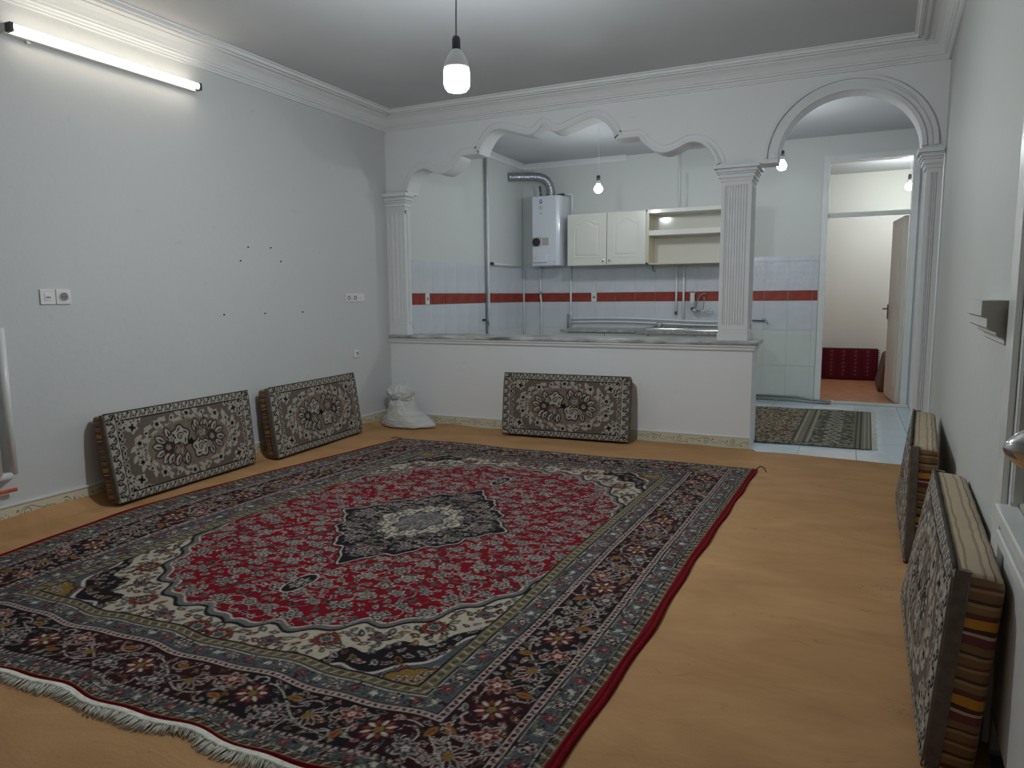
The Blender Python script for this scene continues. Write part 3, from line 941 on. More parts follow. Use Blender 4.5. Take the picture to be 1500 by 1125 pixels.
# depth of each band from the side edge, and of the same bands from the (narrower) end borders
B_SIDE = [0, .022, .050, .135, .167, .366, .398, .485, .535]
B_END = [0, .020, .040, .082, .102, .292, .318, .392, .435]
def d_end(ds): return float(np.interp(ds, B_SIDE, B_END))
def paint_carpet():
    c = Canvas(HW, HL, 0.0025, RED)
    X, Y = c.X, c.Y
    FW, FL_ = HW - .535, HL - .435        # field half sizes
    PW = 2.25
    def rbase(x, y): return (np.abs(x / .98) ** PW + np.abs(y / 1.28) ** PW) ** (1 / PW)
    th = np.arctan2(Y / 1.28, X / .98)
    rr = rbase(X, Y)
    def lobf(t): return 1 + 0.030 * np.abs(np.sin(t * 9)) + 0.012 * np.sin(t * 40) - 0.018
    lob = lobf(th)
    r_c = rr / lob
    cut1 = 1.150 + .020 * np.cos(th * 17) + .010 * np.sin(th * 46)
    cut2 = 1.235 + .022 * np.sin(th * 15)
    c.img[r_c > 1] = CRM
    c.img[r_c > cut1] = BLK
    c.img[r_c > cut2] = BLU
    c.img[np.abs(r_c - cut2) < .006] = PAL
    c.img[np.abs(r_c - cut1) < .007] = BLK
    c.img[np.abs(r_c - 1) < .007] = BLK
    c.img[np.abs(r_c - .984) < .010] = GRY
    c.img[np.abs(r_c - .971) < .0035] = PAL
    def rreg(x, y): return float(rbase(x, y) / lobf(math.atan2(y / 1.28, x / .98)))
    rs = random.Random(21)

    def bloom(x, y, r, out, petal_c, inn, cen, n=6, sx=1.0, sy=1.0, ang=0.0, ground=BLK):
        """palmette with dark surround, pale outline, petals and a two-tone heart"""
        c.petal(x, y, r * 1.28, n, .22, ground, 0, sx, sy, ang)
        c.petal(x, y, r * 1.12, n, .26, out, 0, sx, sy, ang)
        c.petal(x, y, r * .92, n, .28, petal_c, 0, sx, sy, ang)
        for q in range(n):
            a = ang + 2 * PI * q / n
            c.leaf(x + r * .62 * math.cos(a) * sx, y + r * .62 * math.sin(a) * sy, r * .55, r * .18, a, ground)
        c.petal(x, y, r * .42, 5, .2, out, .4, sx, sy, ang)
        c.petal(x, y, r * .30, 5, .2, inn, .4, sx, sy, ang)
        c.petal(x, y, r * .13, 1, 0, cen)

    def sprig(x, y, L, a, out, fill, vein=BLK, ground=BLK, fat=.42):
        c.leaf(x, y, L * 1.12, L * fat * 1.28, a, ground)
        c.leaf(x, y, L, L * fat, a, out)
        c.leaf(x, y, L * .82, L * fat * .70, a, fill)
        c.leaf(x + .06 * L, y, L * .42, L * fat * .22, a + .3, vein)
        # a side lobe breaks the almond outline
        c.leaf(x + .30 * L * math.cos(a + 1.1), y + .30 * L * math.sin(a + 1.1), L * .46, L * fat * .46, a + .9, out)
        c.leaf(x + .30 * L * math.cos(a + 1.1), y + .30 * L * math.sin(a + 1.1), L * .32, L * fat * .24, a + .9, fill)

    def tendril(x, y, r, a, col, wd, hand, turns=.6):
        c.curl(x, y, r, a, turns, wd, col, hand)

    # ---- red ground: running tendrils, leaves, palmettes
    for (x, y) in poisson(150, 0, FW, 0, FL_, .072, lambda x, y: rreg(x, y) < .95):
        a = rs.uniform(0, 2 * PI); h = rs.choice((1, -1)); r = rs.uniform(.05, .085)
        tendril(x, y, r, a, BLK, .0056, h); tendril(x, y, r, a, rs.choice((PAL, GRY, PNK)), .0034, h)
    for (x, y) in poisson(440, 0, FW, 0, FL_, .0430, lambda x, y: rreg(x, y) < .965):
        L = rs.uniform(.032, .056)
        sprig(x, y, L, rs.uniform(-.9, .9) + (PI if rs.random() < .5 else 0), rs.choice((PAL, PAL, PNK, GRY)), rs.choice((SLT, GRY, SLT, BLK, SLT, OLV, BLK)), ground=rs.choice((BLK, MAR, MAR)))
    for (x, y) in poisson(95, .02, FW, .02, FL_, .098, lambda x, y: rreg(x, y) < .94):
        bloom(x, y, rs.uniform(.020, .029), PAL, rs.choice((SLT, GRY, SLT)), rs.choice((BLK, RED, MAR, GLD)), rs.choice((PAL, GLD)), rs.choice((5, 6, 7)), 1.25, .9)
    for x, y, aa in ((0, .90, PI / 2),):
        for q in (0, 1):
            c.petal(x, y, .062, 2, .25, PAL if q == 0 else BLK, 0, 1.35 - .12 * q, .95 - .12 * q, aa)
        bloom(x, y, .030, PAL, SLT, MAR, PNK, 8, 1.3, .8, aa)
    # ---- cream band
    for (x, y) in poisson(260, 0, FW, 0, FL_, .036, lambda x, y: 1.025 < rreg(x, y) < 1.14):
        sprig(x, y, rs.uniform(.034, .058), rs.uniform(0, PI), rs.choice((GRY, MAR, BLK, OLV)), rs.choice((SLT, RST, MAR, OLV, GRY)), vein=PAL, ground=BLK)
    ang_list = np.linspace(.12, PI / 2 - .04, 17)
    for i, t in enumerate(ang_list):
        R0 = 1.07
        x = .98 * R0 * np.sign(math.cos(t)) * abs(math.cos(t)) ** (2 / PW); y = 1.28 * R0 * abs(math.sin(t)) ** (2 / PW)
        if x > FW or y > FL_: continue
        if i % 4 == 0:
            c.petal(x, y, .050, 14, .08, BLK); c.petal(x, y, .045, 14, .12, RST); c.petal(x, y, .034, 12, .12, MAR); c.petal(x, y, .024, 8, .15, PAL); c.petal(x, y, .020, 8, .15, SLT)
        elif i % 4 == 2: bloom(x, y, .028, MAR, GRY, BLK, RST, 6, 1.1, .9, ground=MAR)
    # ---- dark spandrel and slate corner
    for (x, y) in poisson(160, 0, FW, 0, FL_, .036, lambda x, y: 1.165 < rreg(x, y) < 1.225):
        sprig(x, y, rs.uniform(.034, .055), rs.uniform(0, PI), rs.choice((PNK, PAL, GLD)), rs.choice((MAR, RST, SLT, BLK)), ground=BLK)
    for (x, y) in poisson(70, 0, FW, 0, FL_, .060, lambda x, y: rreg(x, y) > 1.27):
        bloom(x, y, rs.uniform(.014, .020), rs.choice((PAL, MAR)), rs.choice((MAR, RED2)), PAL, MAR, 5, ground=BLU)
    for (x, y) in poisson(90, 0, FW, 0, FL_, .035, lambda x, y: rreg(x, y) > 1.26):
        c.curl(x, y, rs.uniform(.02, .035), rs.uniform(0, 6), .6, .004, rs.choice((SLT, BLK, GRY)), 1)
    cc = np.hypot(X - FW, (Y - FL_) * 1.25); tc_ = np.arctan2(FL_ - Y, FW - X)
    cor = cc < .125 * (1 + .10 * np.abs(np.sin(tc_ * 7)))
    c.img[cc < .133 * (1 + .10 * np.abs(np.sin(tc_ * 7)))] = BLK
    c.img[cor] = GLD
    for (x, y) in ((FW - .03, FL_ - .03), (FW - .075, FL_ - .02), (FW - .02, FL_ - .07)):
        bloom(x, y, .018, PAL, BLK, RED2, PAL, 5, ground=GLD)
    # ---- medallion: stepped lozenge with scalloped rim
    t2 = np.arctan2(Y / .62, X / .46)
    PM = 1.18
    def med(x, y): return (np.abs(x / .47) ** 1.18 + np.abs(y / .62) ** 1.18) ** (1 / 1.18)
    m = med(X, Y) / (1 + .040 * np.cos(t2 * 12) + .018 * np.cos(t2 * 28))
    c.img[m < 1.045] = BLK
    c.img[m < 1.018] = PAL
    c.img[m < 1.0] = BLK
    for (x, y) in poisson(95, 0, .47, 0, .66, .050, lambda x, y: med(x, y) < .9):
        tendril(x, y, rs.uniform(.03, .05), rs.uniform(0, 6), PNK, .0034, rs.choice((1, -1)))
    for (x, y) in poisson(210, 0, .47, 0, .66, .034, lambda x, y: med(x, y) < .92):
        sprig(x, y, rs.uniform(.032, .050), rs.uniform(-.9, .9), rs.choice((PNK, PAL, GRY)), rs.choice((GRY, SLT, MAR, SLT)), ground=BLK)
    for (x, y) in ((0, .50), (.30, .20), (.16, .36), (.36, .02)):
        bloom(x, y, .030, PNK, SLT, MAR, PAL, 7, 1.2, .9)
    m3 = (np.abs(X / .225) ** 1.4 + np.abs(Y / .29) ** 1.4) ** (1 / 1.4) / (1 + .07 * np.cos(t2 * 12))
    c.img[m3 < 1.05] = BLK
    c.img[m3 < 1.0] = CRM
    for (x, y) in poisson(120, 0, .23, 0, .33, .022, lambda x, y: math.hypot(x / .22, y / .31) < .95):
        sprig(x, y, rs.uniform(.024, .036), rs.uniform(0, PI), GRY, rs.choice((MAR, SLT, BLK)), ground=rs.choice((GRY, BLK, CRM)))
    m4 = np.hypot(X / .115, Y / .155) / (1 + .10 * np.cos(np.arctan2(Y / .155, X / .115) * 8))
    c.img[m4 < 1.07] = BLK
    c.img[m4 < 1.0] = BLU
    for (x, y) in poisson(30, 0, .11, 0, .16, .030, lambda x, y: math.hypot(x / .11, y / .16) < .9):
        bloom(x, y, .013, PAL, MAR, SLT, PAL, 5, ground=BLU)

    # ---- borders
    dY = np.interp(HL - Y, B_END, B_SIDE, right=9.0)
    dY = np.where(HL - Y > .435, .535 + (HL - Y - .435), dY)
    d = np.minimum(HW - X, dY)
    for lim, colr in ((.535, OLV), (.485, BLU), (.398, PNK), (.366, BLK), (.167, PNK), (.135, BLU), (.050, OLV), (.022, RED)):
        c.img[d < lim] = colr
    mb_ = (d < .366) & (d > .167)
    c.img[mb_ & (np.sin(X * 6 + 1) * np.sin(Y * 5) > 0.1)] = (.034, .006, .010)
    for lim in (.535, .485, .398, .366, .167, .135, .050):
        c.img[np.abs(d - lim) < .0035] = BLK
    c.img[np.abs(d - .030) < .0022] = BLK
    c.img[np.abs(d - .4780) < .002] = PAL
    c.img[np.abs(d - .1275) < .002] = PAL
    c.img[np.abs(d - .057) < .002] = PAL

    def arms(dc):
        """(arm, depth, length) for the side arm and the end arm of a band"""
        return ((0, dc, HL - d_end(dc)), (1, d_end(dc), HW - dc))
    def along(dc, period, fn, start=0.0):
        for arm, dep, Lm in arms(dc):
            k = 0; v = start
            while v < Lm:
                if arm == 0: fn(HW - dep, v, PI / 2, k, 1.0)
                else: fn(v, HL - dep, 0.0, k, .78)
                v += period; k += 1
    for dc in (.382, .151):
        def lad(x, y, a, k, s_):
            c.leaf(x, y, .024 * s_, .015 * s_, a + (.55 if k % 2 else -.75), BLK)
            if k % 2 == 0: c.leaf(x, y, .013 * s_, .007 * s_, a + .4, RED2 if k % 4 else GLD)
        along(dc, .023, lad, .008)
    for dc in (.510, .036):
        def gd(x, y, a, k, s_):
            ca, sa = math.cos(a), math.sin(a)
            c.leaf(x, y, .024, .018 * s_, a, BLK if k % 2 else MAR)
            c.leaf(x, y, .012, .008, a, GLD)
            c.leaf(x + .02 * ca, y + .02 * sa, .016, .006, a + 1.0, GRY)
            c.stroke([(x + .013 * ca - .013 * sa * s_, y + .013 * sa + .013 * ca * s_), (x + .020 * ca, y + .020 * sa), (x + .027 * ca + .013 * sa * s_, y + .027 * sa - .013 * ca * s_)], .0035, PAL)
        along(dc, .042, gd, .01)
    for dc in (.442, .093):
        def bg(x, y, a, k, s_):
            ca, sa = math.cos(a), math.sin(a); nx_, ny_ = -sa * s_, ca * s_
            sg = 1 if k % 2 else -1
            P_ = [(x + u * ca + v * nx_ * sg, y + u * sa + v * ny_ * sg) for u, v in ((-.050, .026), (-.03, .012), (-.012, -.010), (.010, -.026), (.034, -.018), (.05, -.004))]
            c.stroke(P_, .0065, BLK); c.stroke(P_, .003, GRY)
            for u, v, aa, f in ((.024, .020, .7, SLT), (-.026, -.022, -.6, OLV), (.0, .030, 1.3, MAR)):
                sprig(x + u * ca + v * nx_ * sg, y + u * sa + v * ny_ * sg, .034 * s_, a + aa, rs.choice((PAL, GRY, BLK)), f, ground=BLK)
            if k % 3 == 0: bloom(x, y, .021 * s_, PAL, MAR, PAL, GLD, 6, ground=BLK)
            elif k % 3 == 1: bloom(x, y, .018 * s_, MAR, RED2, PNK, MAR, 5, ground=BLU)
            else:
                for aa in (.9, -.9, 0): c.leaf(x, y, .040 * s_, .011, a + aa, PAL)
        along(dc, .072, bg, .02)
        for arm, dep, Lm in arms(dc):
            for q_, s_ in poisson(230, -.034, .034, 0, Lm, .019):
                x, y = (HW - dep + q_, s_) if arm == 0 else (s_, HL - dep + q_ * .75)
                c.leaf(x, y, rs.uniform(.012, .024), rs.uniform(.004, .008), rs.uniform(0, PI), rs.choice((PAL, GRY, BLK, BLK, SLT, OLV, MAR, GRY)))
    # main border
    for arm, dep, Lm in arms(.2665):
        sc_ = 1.0 if arm == 0 else .92
        def pt(o, s_): return (HW - dep + o, s_) if arm == 0 else (s_, HL - dep + o)
        for hand, ph in ((1, 0.2), (-1, 1.5)):
            pts = []; s_ = -.05
            while s_ < Lm + .1:
                pts.append(pt(.070 * sc_ * math.sin(2 * PI * s_ / .50 + ph) * hand, s_)); s_ += .012
            c.stroke(pts, .0085, BLK); c.stroke(pts, .0048, PNK if hand > 0 else PAL)
        for q_, s_ in poisson(60, -.075, .075, .0, Lm + .02, .085):
            x, y = pt(q_ * sc_, s_)
            h = rs.choice((1, -1)); a = rs.uniform(0, 6)
            r = rs.uniform(.040, .058)
            c.curl(x, y, r, a, .85, .0045, rs.choice((PNK, PAL, PNK)), h)
        for q_, s_ in poisson(240, -.088, .088, .0, Lm + .04, .034):
            x, y = pt(q_ * sc_, s_)
            sprig(x, y, rs.uniform(.028, .048) * sc_, rs.uniform(0, 6.28), rs.choice((PNK, PAL, GRY, PNK, GLD)), rs.choice((MAR, SLT, BLK, RST, GRY, BLK)), vein=rs.choice((PAL, BLK)), ground=BLK)
        k = 0; s_ = .0
        while s_ < Lm + .05:
            m4_ = k % 4
            if m4_ == 0:
                x, y = pt(0, s_)
                c.petal(x, y, .064 * sc_, 12, .12, BLK); c.petal(x, y, .058 * sc_, 12, .14, MAR)
                for q in range(12):
                    a = 2 * PI * q / 12
                    c.leaf(x + .036 * sc_ * math.cos(a), y + .036 * sc_ * math.sin(a), .034 * sc_, .013, a, PAL if q % 2 else RST)
                c.petal(x, y, .020, 6, .15, BLK); c.petal(x, y, .015, 5, .2, GLD)
            elif m4_ == 2:
                aa = PI / 2 if arm == 0 else 0
                x, y = pt(.012, s_)
                for q in (-1.1, -.55, 0, .55, 1.1):
                    a = aa + q
                    sprig(x + .030 * math.cos(a), y + .030 * math.sin(a), .070 * sc_, a, PAL, RED2 if abs(q) < .3 else MAR, ground=BLK, fat=.34)
                c.petal(x, y, .016, 5, .1, GLD)
            else:
                sd = 1 if m4_ == 1 else -1
                x, y = pt(.048 * sd * sc_, s_)
                bloom(x, y, .034 * sc_, PNK, rs.choice((SLT, BLU, RST)), PAL, RED2, 6, ground=BLK)
                x, y = pt(-.054 * sd * sc_, s_ + .02)
                c.leaf(x, y, .074 * sc_, .036 * sc_, rs.uniform(0, PI), BLK)
                aq = rs.uniform(0, PI)
                c.leaf(x, y, .066 * sc_, .030 * sc_, aq, GLD); c.leaf(x, y, .046 * sc_, .010, aq, RED2)
            k += 1; s_ += .118
    return c
CC = paint_carpet()

def carpet():
    t_ = thing('persian_carpet', 'large red Persian carpet with a dark medallion and patterned blue black borders', 'rug', (-2.0, 3.05, 0))
    us = np.linspace(-1, 1, 641)
    v = [-1.0]
    while v[-1] < 1.0:
        yy = 3.08 + 1.85 * v[-1]
        v.append(v[-1] + (0.0042 + 0.0016 * max(0, yy - 1.5)) / 1.85)
    v[-1] = 1.0
    vs_ = np.array(v)
    Ug, Vg = np.meshgrid(us, vs_)
    T = (Vg + 1) / 2
    def smooth(t, xs, ys):
        f = np.interp(np.linspace(0, 1, 200), xs, ys)
        f = np.convolve(np.pad(f, 12, mode='edge'), np.ones(25) / 25, mode='valid')
        return np.interp(t, np.linspace(0, 1, 200), f)
    xl = smooth(T, [0, .16, .38, .64, .8, 1], [-3.50, -3.535, -3.650, -3.555, -3.46, -3.36])
    xr = smooth(T, [0, .08, .30, .46, .72, 1], [-0.632, -.622, -.588, -.588, -.556, -.522])
    S = (Ug + 1) / 2
    yf = 1.200 + 0.080 * S + 0.012 * np.sin(S * 31) * (1 - S * .4) + 0.006 * np.sin(S * 67 + 1)
    yb = 4.895 + 0.055 * S + 0.018 * np.sin(S * 9)
    PX = xl + (xr - xl) * S + 0.004 * np.sin(T * 47) * np.abs(Ug) ** 3
    PY = yf + (yb - yf) * T
    Z = 0.019 + 0.0035 * np.sin(PX * 8 + 2 * np.sin(PY * 3)) * np.sin(PY * 6.0) * 0.6 + 0.003 * np.sin(S * 31 + 1.2) * np.clip(1 - T * 6, 0, 1)
    bul = np.exp(-((T - .93) / .05) ** 2) * 0.008 * np.abs(np.sin(S * 9))
    Z = Z + bul
    edge = np.minimum(1 - np.abs(Ug), (1 - np.abs(Vg)) * 1.3)
    Z = np.where(edge < 0.006, Z * 0.3 + 0.002, Z)
    xc = smooth(T, [0, .5, 1], [-2.035, -2.010, -1.94])
    q_r = (PX - xc) * HW / (xr - xc)
    wb_ = (xc - xl) - (HW - .535)
    dl = PX - xl
    q_l = np.where(dl < wb_, HW - dl * .535 / wb_, xc - PX)
    qx = np.clip(np.where(PX > xc, q_r, q_l), 0, HW)
    colr = CC.sample(qx.ravel(), np.abs(Vg).ravel() * HL)
    colr = colr * RNG.uniform(0.72, 0.98, size=(colr.shape[0], 1))
    ny, nx = Ug.shape
    grid_mesh('pile', np.stack([PX, PY, Z], -1).reshape(-1, 3), nx, ny, colr, M['dye'], t_)
    # overcast side edges
    for sgn, arr in ((0, PX[:, 0]), (-1, PX[:, -1])):
        path = [(arr[i] + (-.003 if sgn == 0 else .003), PY[i, sgn], 0.0095) for i in range(0, ny, 12)] + [(arr[-1], PY[-1, sgn], 0.0095)]
        MB().tube(path, 0.0105, 7).build('selvage', M['redwool'], t_, smooth=True)
    # fringes at both ends
    fr = MB()
    rnd = random.Random(3)
    for i in range(1100):
        s = i / 1100
        k = s * (nx - 1)
        j = int(k)
        x = PX[0, j]; y = PY[0, j]
        drift = 0.012 * math.sin(s * 60) + rnd.uniform(-.006, .006)
        L = 0.030 + 0.016 * abs(math.sin(s * 23 + .6)) + rnd.uniform(-.006, .010)
        z = rnd.uniform(.008, .016)
        fr.tube([(x, y + .006, .017), (x + drift * .3, y - L * .35, z + .004), (x + drift * .8, y - L * .7, z), (x + drift * 1.4, y - L, .0075)],
                [.0022, .0024, .0019, .0010], 3)
    # knotted heading strip
    fr.tube([(PX[0, j], PY[0, j] - .010 + .002 * math.sin(j), 0.014) for j in range(0, nx, 4)], 0.0085, 5)
    fr.build('fringe', M['fringe'], t_, smooth=True, kind='stuff', fix=False)
    fb = MB()
    for i in range(420):
        s = i / 420
        j = int(s * (nx - 1))
        x = PX[-1, j]; y = PY[-1, j]
        L = 0.012 + 0.014 * abs(math.sin(s * 8)) + rnd.uniform(0, .006)
        fb.tube([(x, y - .004, .012), (x + rnd.uniform(-.006, .006), y + L, .009)], [.0022, .0012], 3)
    fb.build('fringe', M['fringe'], t_, smooth=True, kind='stuff', fix=False)
    # loose threads at the far corners
    MB().tube([tuple(p) for p in spline([(-.52, 4.945, .012), (-.497, 4.965, .035), (-.47, 4.955, .03), (-.452, 4.92, .012)], 6)], .0035, 5).build('loose_thread', M['thread'], t_, smooth=True)
    MB().tube([tuple(p) for p in spline([(-3.36, 4.89, .012), (-3.42, 4.90, .018), (-3.47, 4.89, .012)], 6)], .003, 5).build('loose_thread', M['thread'], t_, smooth=True)
carpet()

# ================================================================== CUSHIONS
def paint_cushion():
    L, Hh = 1.12, 0.53
    G0 = (0.150, 0.118, 0.098)
    c = Canvas(L, Hh, 0.0025, G0)
    LG = (0.42, 0.385, 0.325); MG = (0.215, 0.17, 0.13); BK = (0.009, 0.009, 0.011); BR = (0.075, 0.045, 0.038)
    cx, cy = L / 2, Hh / 2
    X, Y = c.X - cx, c.Y - cy
    th = np.arctan2(Y / .165, X / .345)
    r = np.hypot(X / .345, Y / .165)
    edge = 1 + .05 * np.cos(th * 14) + .03 * np.sin(th * 23 + 1)
    c.img[r < edge * 1.04] = LG
    c.img[r < .93] = MG
    rs = random.Random(5)
    # ragged garland round the medallion
    for k in range(40):
        a = 2 * PI * k / 40
        R_o = 1.12 + .08 * (k % 2)
        x = cx + .345 * R_o * math.cos(a); y = cy + .165 * R_o * math.sin(a)
        c.leaf(x, y, .062, .026, a + (.8 if k % 2 else -.8), LG)
        c.leaf(x + .01, y + .006, .040, .016, a + 1.5, LG)
        if k % 2 == 0: c.leaf(x, y, .026, .013, a + rs.uniform(-1, 1), BK)
        x2 = cx + .345 * .98 * math.cos(a + .09); y2 = cy + .165 * .98 * math.sin(a + .09)
        c.leaf(x2, y2, .048, .018, a + 1.2, LG if k % 2 else MG)
        if k % 3 == 1: c.leaf(x2, y2, .026, .010, a + .5, BR)
    for k in range(10):
        a = 2 * PI * (k + .5) / 10
        x = cx + .345 * 1.12 * math.cos(a); y = cy + .165 * 1.14 * math.sin(a)
        c.petal(x, y, .026, 5, .25, LG, a); c.petal(x, y, .014, 5, .25, BK, a)
    c.img[(np.abs(r - .80) < .010) & (np.sin(th * 30) > -.4)] = BR
    def rose(x, y, rr, cols, rot=0):
        c.petal(x, y, rr * 1.32, 5, .10, BR, rot)
        c.petal(x, y, rr * 1.20, 5, .10, BK, rot)
        c.petal(x, y, rr * 1.10, 5, .12, cols[0], rot)
        for q in range(5):
            a = rot + q * 2 * PI / 5
            c.curl(x + rr * .12 * math.cos(a), y + rr * .12 * math.sin(a), rr * .80, a, .24, rr * .17, BK)
        c.petal(x, y, rr * .55, 5, .15, cols[1], rot + .5)
        c.curl(x, y, rr * .46, rot, 1.3, rr * .13, BK)
    for sg in (1, -1):
        def at(dx, dy): return cx + dx * sg, cy + dy * sg
        for dx, dy, a in ((-.225, .050, 2.5), (-.245, .010, 2.9), (-.235, -.035, -2.8), (-.20, -.070, -2.2), (-.165, .080, 1.9), (-.135, -.090, -1.6), (-.06, -.105, -1.3), (.045, .100, 1.4), (.115, .098, 1.1), (.165, .080, .9)):
            x, y = at(dx, dy)
            ar = a + (0 if sg > 0 else PI)
            c.leaf(x, y, .100, .056, ar, BR)
            c.leaf(x, y, .088, .046, ar, BK)
            c.leaf(x, y, .076, .036, ar, LG)
            c.leaf(x + .004, y - .004, .050, .012, ar, BK if a > 0 else BR)
        x, y = at(-.075, .048); rose(x, y, .056, (LG, LG), .3)
        x, y = at(-.095, -.045); rose(x, y, .040, (MG, LG), .9)
        x, y = at(-.175, -.005); rose(x, y, .032, (BR, LG), .2)
        x, y = at(-.145, .045); c.flower(x, y, .026, 5, (BK, LG, BR, LG))
    c.petal(cx, cy, .022, 5, .2, BK)
    # corner sprays
    for k in range(4):
        sx = 1 if k % 2 else -1; sy = 1 if k // 2 else -1
        for q in range(30):
            u = rs.random() ** 1.1 * .20; v_ = rs.random() ** 1.1 * .15
            if u / .20 + v_ / .15 > 1.1: continue
            x = cx + sx * (L / 2 - .06 - u); y = cy + sy * (Hh / 2 - .035 - v_)
            a = rs.uniform(0, PI)
            c.leaf(x, y, .056, .028, a, LG)
            c.leaf(x, y, .034, .015, a + .3, BK if rs.random() < .8 else BR)
        for ux, uy in ((.165, .105), (.10, .06)):
            x = cx + sx * (L / 2 - ux); y = cy + sy * (Hh / 2 - uy)
            c.petal(x, y, .034, 5, .2, LG, .3 * sx); c.petal(x, y, .019, 4, .35, BK, .3 * sx)
    # borders: broad at the ends, narrower top and bottom
    bx, by = .070, .048
    inner = (np.abs(X) > L / 2 - bx) | (np.abs(Y) > Hh / 2 - by)
    c.img[inner] = LG
    c.img[(np.abs(np.abs(Y) - (Hh / 2 - by - .002)) < .0028) & (np.abs(X) < L / 2 - bx)] = BK
    c.img[(np.abs(np.abs(X) - (L / 2 - bx - .002)) < .0028)] = BK
    k = 0; x = .05
    while x < L - .04:
        for y in (.024, Hh - .024):
            c.stroke([(x, y - .017), (x + .006, y - .004), (x + .016, y + .004), (x + .012, y + .017)], .0065, BK)
            c.leaf(x + .020, y + (.010 if k % 2 else -.010), .020, .010, .8, BK)
            c.petal(x + .004, y + (.010 if k % 2 == 0 else -.012), .004, 1, 0, BR)
        x += .030; k += 1
    y = .03; k = 0
    while y < Hh - .02:
        for x in (.035, L - .035):
            sgn = 1 if k % 2 else -1
            c.stroke([(x - .022, y - .010 * sgn), (x - .006, y), (x + .008, y - .008 * sgn), (x + .022, y + .010 * sgn)], .0085, BK)
            c.curl(x + .010 * sgn, y + .012, .013, 0, .8, .006, BK)
            xi = x + (.055 if x < .5 else -.055)
            c.leaf(xi, y, .048, .022, k * 1.1, LG); c.leaf(xi, y, .030, .012, k * 1.1, BK)
        y += .036; k += 1
    c.img[(np.abs(X) > L / 2 - .005)] = G0
    return c
CU = paint_cushion()
CL, CH, CT = 1.12, 0.53, 0.115

def rrect(hx, hz, rad, n=5, mid=True):
    """rounded rectangle outline (x,z), ccw, centred"""
    out = []
    for (sx, sz, a0) in ((1, 1, 0), (-1, 1, PI / 2), (-1, -1, PI), (1, -1, 3 * PI / 2)):
        for k in range(n + 1):
            a = a0 + (PI / 2) * k / n
            out.append((sx * (hx - rad) + rad * math.cos(a), sz * (hz - rad) + rad * math.sin(a)))
    if not mid: return out
    # insert mid-side points so long sides can bulge
    res = []
    for i, p in enumerate(out):
        q = out[(i + 1) % len(out)]
        res.append(p)
        Ld = math.hypot(q[0] - p[0], q[1] - p[1])
        if Ld > 0.08:
            m_ = int(Ld / 0.05)
            for k in range(1, m_):
                res.append((p[0] + (q[0] - p[0]) * k / m_, p[1] + (q[1] - p[1]) * k / m_))
    return res

def make_cushion():
    root = thing('floor_cushion', '', 'cushion', (0, 0, 0))
    # filled, striped body (local: length x, thickness y, height z; the face looks to -y)
    rings = []
    base = rrect(CL / 2 - .004, CH / 2 - .004, .022)
    rn = random.Random(2)
    for y, s in ((-.045, .985), (-.02, .990), (.0, .995), (.02, .996), (.04, .985), (.052, .955), (.0575, .90)):
        ring = []
        for (x, z) in base:
            wv = 1 + 0.004 * math.sin(x * 40 + y * 60) + 0.004 * math.sin(z * 70 + y * 30)
            ring.append((x * (1 - (1 - s) * .5) * wv, y, CH / 2 + z * s * wv))
        rings.append(ring)
    MB().loft(rings).build('striped_body', M['stripe'], root, smooth=True)
    # taupe flaps of the cover folded over both ends, dark piping along top and bottom
    for sg in (-1, 1):
        ringsf = []
        for y in (-.0565, -.050, -.034, -.020, -.016):
            bulge = .004 if y > -.055 else 0
            zz = np.linspace(.004, CH - .004, 26)
            outer = [(sg * (CL / 2 + bulge * (1 if abs(y + .016) > .001 else .2) - (.012 * abs(z_ / CH * 2 - 1) ** 8)), y, z_) for z_ in zz]
            inner_ = [(sg * (CL / 2 - .022 - .004 * abs(z_ / CH * 2 - 1) ** 8), y, z_) for z_ in zz[::-1]]
            ringsf.append(outer + inner_)
        MB().loft(ringsf).build('end_flap', M['taupe'], root, smooth=False)
    for zz_ in (.004, CH - .003):
        MB().tube([(x, -.052 + .001 * math.sin(x * 50), zz_) for x in np.linspace(-CL / 2 + .006, CL / 2 - .006, 24)], .0055, 6).build('piping', M['black'] if zz_ < .1 else M['darkpipe'], root, smooth=True)
    nx, ny = 273, 133
    u = np.linspace(-1, 1, nx); v_ = np.linspace(-1, 1, ny)
    U_g, V_g = np.meshgrid(u, v_)
    bul = 0.012 * (1 - np.abs(U_g) ** 3) * (1 - np.abs(V_g) ** 3)
    ed = np.maximum(np.abs(U_g), np.abs(V_g))
    back = np.clip((ed - .97) / .03, 0, 1) ** 2 * 0.008
    Yv = -.0575 - bul + back + 0.0012 * np.sin(U_g * 23) * np.sin(V_g * 9)
    P = np.stack([U_g * (CL / 2 - .001), Yv, CH / 2 + V_g * (CH / 2 - .001)], -1).reshape(-1, 3)
    colr = CU.sample(((U_g + 1) / 2 * CL * .999).ravel(), ((V_g + 1) / 2 * CH * .999).ravel())
    colr = colr * RNG.uniform(.8, 1.1, size=(colr.shape[0], 1))
    grid_mesh('woven_face', P, nx, ny, colr, M['dye_cushion'], root)
    return root
def clone(root):
    r = root.copy(); COL.objects.link(r)
    for ch in list(root.children):
        c = ch.copy(); COL.objects.link(c); c.parent = r
    return r
proto = make_cushion()
